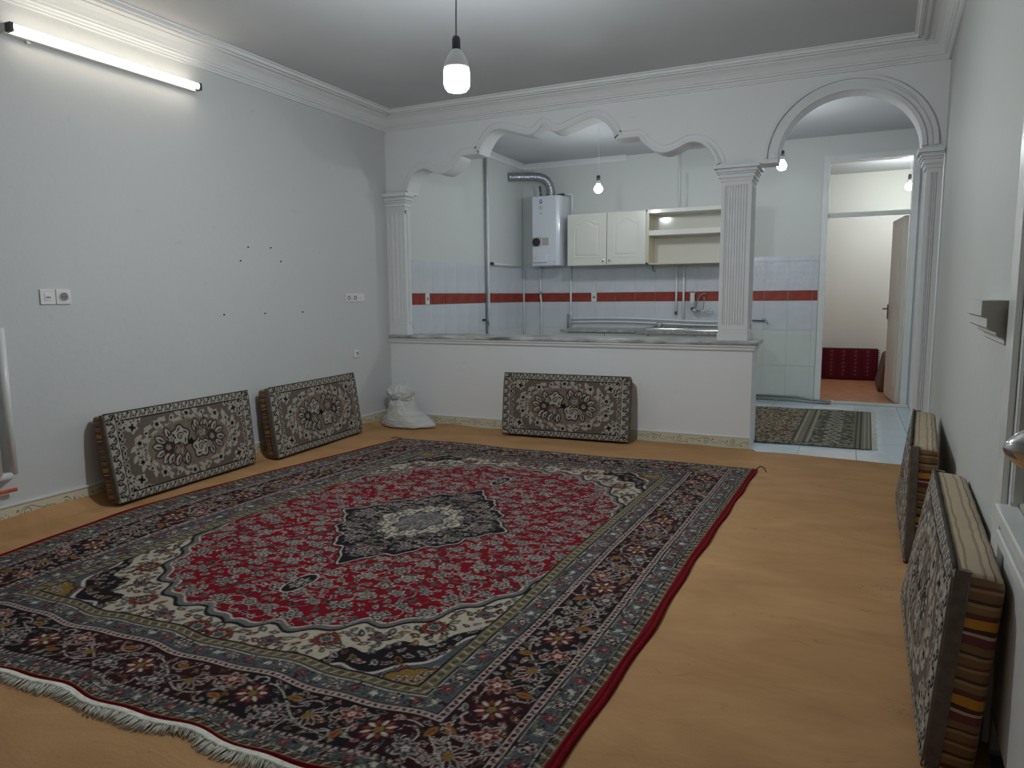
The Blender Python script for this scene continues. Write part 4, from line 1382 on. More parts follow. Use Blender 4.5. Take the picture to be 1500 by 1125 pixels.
def twist(o, tb, tt):
    """skew the cushion's own meshes: foot by tb and top by tt, opposite ways at its two ends"""
    for ch in o.children:
        ch.data = ch.data.copy()
        n_ = len(ch.data.vertices)
        co = np.empty(n_ * 3, np.float32)
        ch.data.vertices.foreach_get('co', co)
        co = co.reshape(-1, 3)
        kx_ = co[:, 0] / (CL / 2); kz_ = np.clip(co[:, 2] / CH, 0, 1)
        co[:, 1] += kx_ * (tb * (1 - kz_) + tt * kz_)
        ch.data.vertices.foreach_set('co', co.ravel())
        ch.data.update()
def place_cushion(o, mid, face_dir, lean, label, zoff=0.0):
    """mid = bottom-centre position, face_dir = angle of the outward face normal, lean = tilt of the top away from the viewer side"""
    o.rotation_mode = 'XYZ'
    o.rotation_euler = (lean, 0, face_dir + PI / 2)
    o.location = (mid[0], mid[1], zoff)
    o['label'] = label
    o['group'] = 'patterned floor cushions leaning on the walls'
# left wall: face points to +x  (face_dir 0)
cz = 0.012
def lean_z(l): return 0.0575 * math.sin(abs(l)) + 0.006
place_cushion(proto, (-3.858, 3.165), 0.058, -0.125, 'patterned floor cushion on the left wall, nearest to the wall radiator', lean_z(.125))
c2 = clone(proto)
c4 = clone(proto)
c5 = clone(proto)
c3 = clone(proto)
twist(proto, 0.0, -.024)
place_cushion(c2, (-3.862, 4.43), 0.075, -0.13, 'patterned floor cushion on the left wall beside the white sack', lean_z(.13))
place_cushion(c3, (-2.118, 5.475), -PI / 2 + 0.035, -0.13, 'patterned floor cushion against the white half wall under the bar top', lean_z(.13))
place_cushion(c4, (0.338, 4.02), PI - 0.084, -0.060, 'farther floor cushion on the right wall, by the hall arch', lean_z(.06))
twist(c4, .034, 0.0)
place_cushion(c5, (0.280, 2.475), PI - .055, -0.115, 'nearest floor cushion on the right wall, showing striped yellow end', lean_z(.115))
twist(c5, .022, 0.0)

# ================================================================== SACK
def sack():
    t_ = thing('sack', 'tied white woven sack slumped in the corner by the half wall', 'sack', (-3.70, 5.42, 0))
    rn = random.Random(4)
    lv = [(0.012, .235, .150, -3.690), (.03, .248, .160, -3.688), (.07, .215, .155, -3.695), (.12, .180, .145, -3.705), (.17, .150, .130, -3.712), (.215, .138, .118, -3.722),
          (.245, .124, .100, -3.726), (.262, .112, .090, -3.730), (.285, .128, .098, -3.738), (.315, .140, .104, -3.748), (.345, .132, .092, -3.752), (.375, .105, .070, -3.752), (.400, .070, .045, -3.745), (.412, .035, .025, -3.740)]
    from mathutils import noise
    dense = []
    for i in range(len(lv) - 1):
        for k in range(5):
            t = k / 5
            dense.append(tuple(lv[i][j] * (1 - t) + lv[i + 1][j] * t for j in range(4)))
    dense.append(lv[-1])
    rings = []
    for z, a, b, cx in dense:
        ring = []
        for k in range(84):
            th = 2 * PI * k / 84
            cz_, sz_ = math.cos(th), math.sin(th)
            up = max(0.0, min(1.0, (z - .20) / .05))
            n1 = noise.noise(Vector((cz_ * 2.2, sz_ * 2.2, z * 9)))
            n2 = noise.noise(Vector((cz_ * 7, sz_ * 7, z * 34 + 5)))
            crease = .010 * abs(math.sin(z * 120 + 2.2 * n1 + cz_)) * (1 - up)
            fold = 1 + .06 * n1 + (.05 + .10 * up) * n2 - crease * 3 - .05 * up * abs(math.sin(th * 6 + z * 18))
            sq = 1 + (.18 * abs(cz_) ** 8 if z < .1 else 0)
            x = cx + a * fold * sq * cz_ + (.02 if cz_ > 0 and z < .15 else 0)
            y = 5.44 + b * fold * sz_
            zz = z + (.014 * n1 + .016 * n2 * up if z > .03 else 0) + (.010 * cz_ * up)
            ring.append((x, min(y, D - .008), zz))
        rings.append(ring)
    o = MB().loft(rings).build('bag', M['sack'], t_, smooth=True)
    MB().tube([(-3.730 + .114 * math.cos(a), 5.44 + .092 * math.sin(a), .262 + .007 * math.sin(a * 3)) for a in np.linspace(0, 2 * PI, 30)], .006, 6).build('tie', M['twine'], t_, smooth=True)
    fl = MB()
    for k in range(6):
        a = k * 1.05
        cxx, cyy = -3.742 + .050 * math.cos(a), 5.43 + .030 * math.sin(a)
        ring0 = [(cxx + .038 * math.cos(q), cyy + .022 * math.sin(q), .355) for q in np.linspace(0, 2 * PI, 8, endpoint=False)]
        ring1 = [(cxx + .01 * math.cos(a) + .030 * math.cos(q), cyy + .01 * math.sin(a) + .010 * math.sin(q), .388 + .010 * math.sin(k * 2.3) + .005 * math.sin(q * 2)) for q in np.linspace(0, 2 * PI, 8, endpoint=False)]
        fl.loft([ring0, ring1])
    fl.build('gathered_mouth', M['sack'], t_, smooth=True)
sack()

# ================================================================== LAMPS
def pendant(x, y, zc, r, em, label, cable_r=.0035, shape='T'):
    t_ = thing('pendant_bulb', label, 'light', (x, y, H))
    hb = r * 1.0
    if shape == 'T':
        prof_g = [(r * .97, r * .60), (r * 1.0, r * .3), (r * 1.0, -r * .35), (r * .93, -r * .72), (r * .74, -r * .93), (r * .4, -r * 1.0), (.001, -r * 1.01)]
        prof_h = [(r * .985, r * .605), (r * .985, r * .80), (r * .90, r * 1.20), (r * .66, r * 1.65), (r * .38, r * 2.02), (r * .32, r * 2.1)]
        zs = 2.1
    else:
        prof_g = [(r * .60, r * .80), (r * .86, r * .52), (r * 1.0, 0), (r * .90, -r * .45), (r * .6, -r * .8), (.001, -r)]
        prof_h = [(r * .60, r * .81), (r * .52, r * 1.3), (r * .42, r * 1.75)]
        zs = 1.75
    MB().lathe(prof_g, (x, y, zc), 32).build('globe', em, t_, smooth=True)
    MB().lathe(prof_h, (x, y, zc), 32).build('bulb_body', M['plastic'], t_, smooth=True)
    z0 = zc + zs * r
    sr = .019
    MB().lathe([(sr, z0 - zc), (sr * 1.04, z0 - zc + .004), (sr * 1.02, z0 - zc + .045), (sr * .8, z0 - zc + .058), (.006, z0 - zc + .062)], (x, y, zc), 20).build('socket', M['darkgrey'], t_, smooth=True)
    MB().tube([(x, y, z0 + .06), (x + .004, y, (z0 + H) / 2), (x, y, H)], cable_r, 6).build('cable', M['greypipe'] if shape == 'T' else M['pipe'], t_, smooth=True)
pendant(-1.700, 3.0, 2.213, .060, M['em_main'], 'big round-shouldered lamp bulb hanging in the living room')
pendant(-2.345, 7.0, 2.272, .043, M['em_kitchen'], 'small bare bulb hanging in the kitchen before the cabinets', .002, 'A')
pendant(-0.605, 7.0, 2.353, .043, M['em_hall'], 'small bare bulb hanging in the hall behind the round arch', .0015, 'A')
pendant(0.60, 10.0, 2.48, .050, M['em_back'], 'bright bulb glimpsed at the transom edge in the back room', .002, 'A')

tl = thing('fluorescent_fitting', 'long lit fluorescent tube fitting high on the left wall', 'light', (XL, 2.92, 2.6))
MB().box(XL + .0005, XL + .040, 2.32, 3.52, 2.562, 2.612).build('batten', M['plastic'], tl, bevel=.004)
MB().tube([(XL + .065, 2.345, 2.592), (XL + .065, 3.495, 2.592)], .0175, 16).build('tube', M['em_tube'], tl, smooth=True)
for y in (2.335, 3.505):
    MB().box(XL + .03, XL + .082, y - .010, y + .010, 2.566, 2.612).build('tube_holder', M['darkgrey'], tl, bevel=.003)
MB().box(XL + .012, XL + .022, 2.44, 2.46, 2.550, 2.563).build('switch_nub', M['plastic'], tl)

# ================================================================== LEFT WALL FITTINGS
def plate(name, label, cat, y0, y1, z0, z1, face, group=None):
    t_ = thing(name, label, cat, (XL, (y0 + y1) / 2, (z0 + z1) / 2), group)
    MB().box(XL, XL + .010, y0, y1, z0, z1).build('faceplate', M['plastic'], t_, bevel=.003)
    yc, zc = (y0 + y1) / 2, (z0 + z1) / 2
    if face == 'tv':
        MB().box(XL + .009, XL + .014, yc - .020, yc + .020, zc - .020, zc + .020).build('insert', M['plastic'], t_, bevel=.002)
        MB().box(XL + .0135, XL + .016, yc - .013, yc + .011, zc - .006, zc + .002).build('port', M['shadowgap'], t_)
    elif face == 'schuko':
        rg = []
        for r, d_ in ((.030, .0105), (.029, .0135), (.025, .0135), (.023, .004)):
            rg.append([(XL + d_, yc + r * math.cos(a), zc + r * math.sin(a)) for a in np.linspace(0, 2 * PI, 24, endpoint=False)])
        MB().loft(rg, cap=False).build('socket_ring', M['plastic'], t_, smooth=False)
        MB().lathe([(.0225, .0102), (.0225, .0108)], (XL, yc, zc), 24, 'x').build('socket_well', M['shadowgap'], t_)
        for s_ in (-1, 1):
            MB().lathe([(.003, .0105), (.003, .0125)], (XL, yc + s_ * .0095, zc), 8, 'x').build('contact_hole', M['black'], t_)
    elif face == 'rocker':
        MB().box(XL + .009, XL + .015, yc - .020, yc + .020, zc - .022, zc + .022).build('rocker', M['plastic'], t_, bevel=.002)
    elif face == 'round':
        MB().lathe([(.020, .009), (.020, .013), (.012, .013), (.010, .008)], (XL, yc, zc), 18, 'x').build('socket_ring', M['shadowgap'], t_)
plate('aerial_outlet', 'square aerial outlet, left one of the pair on the left wall', 'outlet', 2.398, 2.481, 1.178, 1.261, 'tv')
plate('power_socket', 'square power socket, right one of the pair on the left wall', 'outlet', 2.485, 2.568, 1.178, 1.261, 'schuko')
plate('power_socket', 'small outlet nearest the camera in the row of three near the pilaster', 'outlet', 5.005, 5.088, 1.165, 1.235, 'round')
plate('power_socket', 'middle outlet of the row of three near the pilaster', 'outlet', 5.094, 5.176, 1.165, 1.235, 'round')
plate('light_switch', 'rocker switch at the right end of the row of three near the pilaster', 'switch', 5.182, 5.266, 1.165, 1.235, 'rocker')
plate('junction_cover', 'small low cover plate on the left wall above the second cushion', 'outlet', 5.09, 5.16, .665, .735, 'plain')
MB().tube([(XL + .008, 5.125, .715), (XL + .02, 5.127, .712), (XL + .024, 5.128, .690)], .004, 6).build('wire_stub', M['black'], bpy.data.objects['junction_cover'])
nl = [(3.915, 1.576, 'upper left nail hole of the four above the outlets'), (4.14, 1.584, 'upper right nail hole of the four on the left wall'),
      (3.836, 1.474, 'lower left nail hole of the four on the left wall'), (4.241, 1.485, 'lower right nail hole of the four on the left wall'),
      (3.658, 1.089, 'leftmost of the three nails in a row above the first cushion'), (4.049, 1.089, 'middle one of the three nails in a row on the left wall'),
      (4.459, 1.09, 'rightmost of the three nails in a row above the second cushion')]
for y, z, lb in nl:
    o = MB().lathe([(.006, -.002), (.006, .003), (.0035, .005), (.0035, .012), (.001, .013)], (XL, y, z), 8, 'x').build('nail', M['darkgrey'])
    props(o, lb, 'nail', 'nails left in the left wall')

# radiator whose end shows at the picture's left edge
rd = thing('wall_radiator', 'white panel radiator cut by the left edge of the picture', 'radiator', (XL, 1.8, .25))
for k in range(9):
    yy = 2.158 - .075 * k
    MB().tube([(XL + .045, yy, .29), (XL + .045, yy, 1.06)], .020, 10).build('rib', M['gloss'], rd, smooth=True)
MB().tube([(XL + .045, 1.54, .285), (XL + .045, 2.145, .285)], .020, 10).build('bottom_rail', M['gloss'], rd, smooth=True)
MB().tube([(XL + .045, 1.54, 1.04), (XL + .045, 2.145, 1.04)], .020, 10).build('top_rail', M['gloss'], rd, smooth=True)
MB().box(XL + .0005, XL + .03, 2.135, 2.172, .685, .705).build('bracket', M['plastic'], rd)
MB().tube([(XL + .045, 1.95, .205), (XL + .045, 2.165, .205)], [.009, .010], 10).build('valve_handle', M['orange'], rd, smooth=True, label='orange red valve handle')
MB().tube([(XL + .045, 1.96, .20), (XL + .045, 1.96, .285)], .009, 8).build('valve_stem', M['chrome'], rd, smooth=True)

# ================================================================== KITCHEN
# --- water heater
wh = thing('water_heater', 'white wall-hung gas water heater left of the kitchen cabinets', 'water heater', (-3.44, YK, 1.58))
hx0, hx1, hy0, hz0, hz1 = -3.622, -3.235, 8.20, 1.575, 2.425
pl = [(hx0, YK - .012), (hx0, hy0 + .02), (hx0 + .02, hy0), (hx1 - .055, hy0), (hx1 - .015, hy0 + .025), (hx1, hy0 + .07), (hx1, YK - .012)]
MB().loft([[(x, y, hz0) for x, y in pl], [(x, y, hz1) for x, y in pl]]).build('casing', M['enamel'], wh, bevel=.008)
MB().box(hx0 + .015, hx0 + .135, hy0 - .006, hy0 + .002, 1.815, 1.925).build('dial_frame', M['label'], wh, bevel=.002)
MB().lathe([(.052, 0), (.052, -.014), (.040, -.032), (.001, -.033)], (hx0 + .072, hy0 - .004, 1.868), 20, 'y').build('control_knob', M['dial'], wh, smooth=False, label='dark round control knob')
MB().box(hx0 + .062, hx0 + .078, hy0 - .040, hy0 - .028, 1.836, 1.902).build('knob_grip', M['black'], wh, bevel=.003)
MB().box(hx0 + .15, hx0 + .235, hy0 - .003, hy0 + .002, 1.825, 1.920).build('rating_label', M['label'], wh)
MB().box(hx0 + .040, hx0 + .215, hy0 - .030, hy0 + .002, 1.618, 1.705).build('access_flap', M['enamel'], wh, bevel=.004)
MB().lathe([(.006, 0), (.006, -.004)], (hx0 + .072, hy0 - .030, 1.668), 8, 'y').build('screw', M['black'], wh)
MB().lathe([(.006, 0), (.006, -.004)], (hx1 - .075, hy0, 1.622), 8, 'y').build('screw', M['dkmetal'], wh)
# printed marks: a small square emblem, a round seal, a dot
MB().box(hx0 + .115, hx0 + .150, hy0 - .002, hy0 + .001, 2.335, 2.352).box(hx0 + .115, hx0 + .124, hy0 - .002, hy0 + .001, 2.352, 2.378).box(hx0 + .141, hx0 + .150, hy0 - .002, hy0 + .001, 2.352, 2.378).box(hx0 + .122, hx0 + .143, hy0 - .002, hy0 + .001, 2.374, 2.384).build('emblem', M['bluemark'], wh)
rg = [[(hx0 + .130 + r * math.cos(a), hy0 - d_, 2.285 + r * math.sin(a)) for a in np.linspace(0, 2 * PI, 20, endpoint=False)] for r, d_ in ((.024, 0), (.024, .002), (.016, .002), (.016, 0))]
MB().loft(rg, cap=False).box(hx0 + .122, hx0 + .138, hy0 - .002, hy0, 2.277, 2.293).build('round_seal', M['label'], wh)
MB().lathe([(.009, 0), (.009, -.002)], (hx0 + .135, hy0, 2.215), 12, 'y').build('logo_dot', M['bluemark'], wh)
# fittings on its roof
MB().tube([(-3.545, 8.33, hz1), (-3.545, 8.33, hz1 + .035), (-3.55, 8.33, hz1 + .05)], .014, 8).tube([(-3.548, 8.33, hz1 + .06), (-3.560, 8.33, hz1 + .14)], .012, 8).build('valve_fitting', M['dkmetal'], wh)
MB().tube([(-3.34, 8.36, hz1 + .012), (-3.245, 8.36, hz1 + .022)], .018, 8).build('gas_fitting', M['dkmetal'], wh)

# --- flue
fp = thing('flue_pipe', 'bent shiny aluminium flue pipe from the water heater into the left wall', 'pipe', (-3.42, 8.35, hz1))
path = spline([(-3.42, 8.35, hz1 + .001), (-3.42, 8.35, 2.50), (-3.435, 8.345, 2.57), (-3.475, 8.33, 2.632), (-3.54, 8.30, 2.665), (-3.62, 8.25, 2.672), (-3.70, 8.19, 2.668), (-3.80, 8.12, 2.665), (-3.866, 8.07, 2.662)], 12)
rad = [.053 + .0035 * math.sin(i * 1.9) for i in range(len(path))]
MB().tube([tuple(p) for p in path], rad, 20).build('duct', M['foil'], fp, smooth=True)
MB().tube([(-3.42, 8.35, hz1 + .001), (-3.42, 8.35, hz1 + .03)], .060, 20).build('collar', M['foil'], fp, smooth=True)

# --- wall cabinet
def wall_cabinet():
    t_ = thing('wall_cabinet', 'cream double-door kitchen wall cabinet with arched door panels', 'cabinet', (-2.65, YK, 1.56))
    x0, x1, y0, z0, z1 = -3.132, -2.150, 8.20, 1.562, 2.178
    b = MB()
    b.box(x0, x0 + .018, y0, YK - .012, z0, z1).box(x1 - .018, x1, y0, YK - .012, z0, z1).box(x0, x1, y0, YK - .012, z0, z0 + .018).box(x0, x1, y0, YK - .012, z1 - .018, z1).box(x0, x1, YK - .02, YK - .012, z0, z1)
    b.build('carcass', M['cab'], t_)
    mid = -2.633
    for k, (a, b_) in enumerate(((x0 + .002, mid - .003), (mid + .003, x1 - .012))):
        d = MB().box(a, b_, y0 - .020, y0 - .001, z0 + .003, z1 - .003).build('door', M['cab'], t_, bevel=.004)
        # arched raised panel
        ia, ib, iz0, iz1 = a + .085, b_ - .085, z0 + .10, z1 - .13
        def outline(o):
            pts = [(ia - o, iz0 - o), (ib + o, iz0 - o), (ib + o, iz1 + o)]
            cxm = (ia + ib) / 2; hw_ = (ib - ia) / 2
            top = []
            for q in np.linspace(1, -1, 21):
                e = abs(q)
                zz = iz1 + o + .055 * (0.5 + 0.5 * math.cos(PI * min(1, e * 1.15))) + (0.006 if e > .86 else 0)
                top.append((cxm + q * (hw_ + o), zz))
            return pts[:2] + top
        def ring(o, y): return [(x, y, z) for x, z in outline(o)]
        MB().loft([ring(.012, y0 - .0205), ring(.010, y0 - .0235), ring(-.006, y0 - .0235), ring(-.010, y0 - .0205)], cap=False).build('panel_bead', M['cab'], d)
        MB().loft([ring(-.020, y0 - .0195), ring(-.034, y0 - .0255)]).build('raised_panel', M['cab'], d)
        kx = b_ - .035 if k == 0 else a + .035
        MB().lathe([(.006, 0), (.006, -.012), (.014, -.018), (.014, -.026), (.006, -.030), (.001, -.0305)], (kx, y0 - .020, z0 + .052), 14, 'y').build('knob', M['chrome'], d, smooth=True)
wall_cabinet()
def open_shelf():
    t_ = thing('open_shelf_unit', 'open cream kitchen shelf unit with one middle shelf, right of the doors', 'shelf', (-1.68, YK, 1.56))
    x0, x1, y0, z0, z1 = -2.148, -1.10, 8.20, 1.555, 2.182
    MB().box(x0, x0 + .018, y0, YK - .02, z0, z1).build('side_panel', M['cabin'], t_)
    MB().box(x1 - .018, x1, y0, YK - .02, z0, z1).build('side_panel', M['cabin'], t_)
    MB().box(x0, x1, y0 - .012, YK - .012, z1 - .045, z1).build('top_board', M['cab'], t_, bevel=.003)
    MB().box(x0 + .018, x1 - .018, y0 - .010, YK - .02, 1.885, 1.945).build('shelf_board', M['cab'], t_, bevel=.003)
    MB().box(x0, x1, y0, YK - .012, z0, z0 + .016).build('bottom_board', M['cabin'], t_)
    MB().box(x0 + .018, x1 - .018, YK - .035, YK - .02, z0 + .016, z1 - .045).build('back_panel', M['cabback'], t_)
open_shelf()
hk = MB().tube([(-2.147, 8.478, 1.555), (-2.147, 8.478, 1.50), (-2.135, 8.475, 1.485), (-2.122, 8.475, 1.49), (-2.12, 8.475, 1.50)], .005, 6).build('wall_hook', M['dkmetal'])
props(hk, 'small dark hook under the left edge of the open shelf', 'hook')

# --- pipes
def pipe(label, path, r, m='pipe', caps=(), name='water_pipe', clips=()):
    t_ = thing(name, label, 'pipe', path[0])
    MB().tube(path, r, 8).build('pipe_run', M[m], t_, smooth=True)
    for (q, rr, mm) in caps:
        MB().lathe([(rr, -.02), (rr, .02)], q, 10).build('coupling', M[mm], t_)
    for q in clips:
        MB().box(q[0] - .016, q[0] + .016, q[1] - .012, q[1] + .012, q[2] - .006, q[2] + .006).build('clip', M['greypipe'], t_)
xk = XKL + .016
pipe('tall white pipe running up the kitchen left wall', [(xk + .010, 7.45, .5), (xk + .010, 7.45, 2.84)], .018)
pipe('thin dark grey pipe beside the tall white pipe on the kitchen left wall', [(xk + .002, 7.405, .5), (xk + .002, 7.405, 2.84)], .008, 'greypipe')
pipe('white pipe dropping from the water heater near the corner', [(-3.60, 8.47, .5), (-3.60, 8.47, 1.12), (-3.612, 8.47, 1.2), (-3.612, 8.47, 1.575)], .012, caps=(((-3.606, 8.47, 1.24), .015, 'greypipe'),))
pipe('slim white pipe standing in the kitchen corner', [(XKL + .02, 8.472, .5), (XKL + .02, 8.472, 1.6)], .010)
pipe('white pipe dropping beside the cabinet to the worktop', [(-3.195, 8.472, .80), (-3.195, 8.472, 1.56)], .012, caps=(((-3.195, 8.472, .98), .017, 'pipe'),))
pipe('short grey pipe stub at the left end of the worktop', [(-3.235, 8.472, .79), (-3.235, 8.472, .97)], .010, 'greypipe')
wv = lambda x: .912 + .014 * math.sin((x + 3.2) * 2.6) - .006 * (x + 3.2)
pipe('upper wavy white pipe running along the tiles above the worktop', [(x, 8.468, wv(x)) for x in np.linspace(-3.195, -1.0, 30)], .010)
pipe('lower wavy white pipe running along the tiles above the worktop', [(x, 8.468, wv(x) - .045) for x in np.linspace(-3.195, -1.0, 30)], .010)
pipe('left hanging white hose under the open shelf with a dark end', [(-1.858, 8.462, 1.555), (-1.856, 8.462, 1.25), (-1.858, 8.462, .985)], .012, caps=(((-1.858, 8.462, .985), .015, 'dkmetal'),))
pipe('right white pipe under the open shelf reaching the wavy pipes', [(-1.772, 8.466, .92), (-1.772, 8.466, 1.555)], .013)
pipe('thin conduit on the wall above the open shelf, left one', [(-1.848, 8.488, 2.182), (-1.848, 8.488, 2.87)], .009, 'pipe', name='conduit')
pipe('thin conduit on the wall above the open shelf, right one', [(-1.765, 8.488, 2.182), (-1.765, 8.488, 2.60)], .007, 'pipe', name='conduit')
pipe('white elbow pipe joining the water heater to the cabinet top', [(-3.215, 8.36, 2.445), (-3.16, 8.38, 2.445), (-3.145, 8.38, 2.43), (-3.145, 8.38, 2.18)], .011)
gv = thing('gas_valve', 'small gas valve on the kitchen left wall low beside the tall pipe', 'valve', (XKL, 7.36, .92))
MB().tube([(XKL + .008, 7.33, .93), (XKL + .045, 7.33, .93)], .013, 8).build('valve_body', M['dkmetal'], gv)
MB().tube([(XKL + .045, 7.27, .935), (XKL + .045, 7.36, .925)], .007, 6).build('lever', M['black'], gv)
MB().tube([(XKL + .04, 7.36, .93), (XKL + .04, 7.42, .90), (XKL + .03, 7.44, .85)], .006, 6).build('hose', M['greypipe'], gv)
# rail on the left wall
rl = thing('towel_rail', 'short white rail on the kitchen left wall with a dark end', 'rail', (XKL, 7.9, 1.59))
MB().tube([(XKL + .055, 7.52, 1.585), (XKL + .055, 8.28, 1.585)], .011, 8).build('rod', M['pipe'], rl, smooth=True)
MB().lathe([(.020, -.02), (.022, .0), (.018, .022)], (XKL + .055, 7.50, 1.585), 12, 'y').build('end_knob', M['dkmetal'], rl)
for y in (7.60, 8.24):
    MB().box(XKL, XKL + .055, y - .008, y + .008, 1.578, 1.592).build('arm', M['pipe'], rl)
# outlets in the red band
for lb, a in (('small white outlet in the red tile band on the kitchen left wall', ('l', 6.09, 6.16)), ('small white outlet in the red tile band under the wall cabinet', ('b', -2.925, -2.855))):
    t_ = thing('power_socket', lb, 'outlet', (0, 0, 0))
    if a[0] == 'l':
        MB().box(XKL + .008, XKL + .018, a[1], a[2], 1.125, 1.24).build('faceplate', M['plastic'], t_, bevel=.002)
        MB().lathe([(.018, .016), (.018, .019)], (XKL, (a[1] + a[2]) / 2, 1.182), 12, 'x').build('socket_well', M['shadowgap'], t_)
    else:
        MB().box(a[1], a[2], YK - .020, YK - .009, 1.125, 1.24).build('faceplate', M['plastic'], t_, bevel=.002)
        MB().lathe([(.018, .0), (.018, .003)], ((a[1] + a[2]) / 2, YK - .0225, 1.182), 12, 'y').build('socket_well', M['shadowgap'], t_)

# --- worktop, base unit, sink
bc = thing('base_cabinet', 'cream kitchen base unit under the stone worktop', 'cabinet', (-2.1, 8.2, 0))
MB().box(-3.12, -3.10, 8.02, YK - .012, 0.0, .758).build('side_panel', M['cabin'], bc)
MB().box(-1.04, -1.02, 8.02, YK - .012, 0.0, .758).build('side_panel', M['cabin'], bc)
MB().box(-3.10, -1.04, YK - .03, YK - .014, 0.0, .70).build('back_panel', M['cabin'], bc)
MB().box(-3.10, -1.04, 8.02, YK - .03, 0.06, .08).build('bottom_board', M['cabin'], bc)
for k in range(4):
    a = -3.118 + .524 * k
    d = MB().box(a + .003, a + .521, 8.001, 8.019, .08, .762).build('door', M['cab'], bc, bevel=.003)
    MB().lathe([(.006, 0), (.012, -.014), (.012, -.022), (.001, -.024)], (a + (.05 if k % 2 else .47), 8.001, .70), 12, 'y').build('knob', M['chrome'], d)
wt = thing('stone_worktop', 'speckled grey stone worktop with a chipped joint, left of the sink', 'worktop', (-2.1, 8.2, .77))
MB().box(-3.14, -2.215, 7.955, YK - .012, .769, .803).build('slab', M['stone'], wt, bevel=.006)
sl = [(-2.212, 7.955), (-2.19, 7.945), (-1.0, 7.945), (-1.0, YK - .012), (-2.205, YK - .012), (-2.225, 8.3), (-2.20, 8.1)]
sb = MB()
sl = [(-2.212, 7.955), (-2.19, 7.945), (-1.64, 7.945), (-1.64, YK - .012), (-2.205, YK - .012), (-2.225, 8.3), (-2.20, 8.1)]
sb.loft([[(x, y, .762) for x, y in sl], [(x, y, .798) for x, y in sl]])
sb.box(-1.64, -1.0, 7.945, 7.995, .762, .798).box(-1.64, -1.0, 8.435, YK - .012, .762, .798).box(-1.16, -1.0, 7.995, 8.435, .762, .798)
sb.build('slab', M['stone'], wt)
sk = thing('steel_sink', 'shiny stainless steel sink set on the kitchen worktop', 'sink', (-1.62, 8.2, .80))
fr_ = MB()
def rr3(hx, hy, rad, cx, cy, z): return [(cx + a, cy + b, z) for a, b in rrect(hx, hy, rad, 4, False)]
rings = [rr3(.50, .245, .03, -1.62, 8.215, .7985), rr3(.50, .245, .03, -1.62, 8.215, .826), rr3(.49, .235, .03, -1.62, 8.215, .830), rr3(.475, .220, .03, -1.62, 8.215, .822)]
MB().loft(rings, cap=False).build('rim', M['steel'], sk, smooth=True)
bas = MB()
bas.box(-2.10, -1.66, 8.0, 8.43, .815, .822)
bas.build('drainer', M['steel'], sk)
ring_b = [(hx, hy, z) for hx, hy, z in ((.235, .215, .822), (.225, .205, .815), (.205, .185, .73), (.15, .13, .72))]
rings = []
for hx, hy, z in ring_b:
    rings.append(rr3(hx, hy, .05, -1.40, 8.215, z))
MB().loft(rings, cap=False).add(rr3(.15, .13, .05, -1.40, 8.215, .72), [tuple(range(len(rings[0])))]).build('basin', M['steel'], sk, smooth=True)
for k in range(7):
    MB().tube([(-2.06 + .05 * k, 8.04, .823), (-2.06 + .05 * k, 8.38, .823)], .006, 6).build('drainer_rib', M['steel'], sk, smooth=True)
MB().lathe([(.03, 0), (.036, .02), (.036, .05), (.03, .055)], (-2.02, 8.33, .826), 16).build('strainer_cup', M['chrome'], sk, smooth=True)

fc = thing('wall_faucet', 'chrome wall mixer tap with two knobs above the sink', 'faucet', (-1.54, YK, 1.02))
MB().tube([(-1.62, 8.44, 1.012), (-1.46, 8.44, 1.005)], .014, 10).build('body', M['chrome'], fc, smooth=True)
for x, z in ((-1.635, 1.017), (-1.445, 1.010)):
    MB().lathe([(.012, .03), (.02, .02), (.026, 0), (.026, -.022), (.018, -.034), (.001, -.036)], (x, 8.43, z), 14, 'y').build('knob', M['chrome'], fc, smooth=True)
    MB().tube([(x, 8.44, z), (x, YK - .009, z)], .013, 8).build('inlet', M['chrome'], fc, smooth=True)
MB().tube([tuple(p) for p in spline([(-1.545, 8.44, 1.015), (-1.53, 8.42, 1.06), (-1.52, 8.40, 1.13), (-1.52, 8.39, 1.175)], 6)], .008, 8).build('spout', M['chrome'], fc, smooth=True)
MB().tube([tuple(p) for p in spline([(-1.625, 8.43, 1.03), (-1.60, 8.43, 1.13), (-1.56, 8.42, 1.20), (-1.50, 8.42, 1.215)], 6)], .006, 8).build('hose', M['greypipe'], fc, smooth=True)
wf = thing('water_filter', 'white cylindrical tap filter standing above the left tap knob', 'filter', (-1.66, 8.43, 1.06))
MB().lathe([(.022, 0), (.022, .05), (.028, .055), (.030, .06), (.026, .15), (.032, .165), (.034, .17), (.001, .171)], (-1.66, 8.43, 1.055), 18).build('canister', M['plastic'], wf, smooth=True)
MB().lathe([(.010, -.035), (.018, -.03), (.018, 0), (.022, .002)], (-1.66, 8.43, 1.055), 12).build('cap', M['dkmetal'], wf)
MB().tube([(-1.66, 8.43, 1.03), (-1.66, 8.485, 1.03)], .008, 8).build('bracket', M['chrome'], wf)
ft = thing('garden_tap', 'small wall tap on the hall tiles just right of the fluted column', 'faucet', (-.86, YK, .90))
MB().tube([(-.99, 8.475, .905), (-.86, 8.47, .90)], .008, 8).build('pipe', M['dkmetal'], ft)
MB().tube([(-.86, 8.478, .90), (-.83, 8.44, .90), (-.815, 8.43, .87)], .011, 8).build('spout', M['chrome'], ft, smooth=True)
MB().box(-.885, -.835, 8.435, 8.448, .918, .928).build('handle', M['chrome'], ft, bevel=.002)

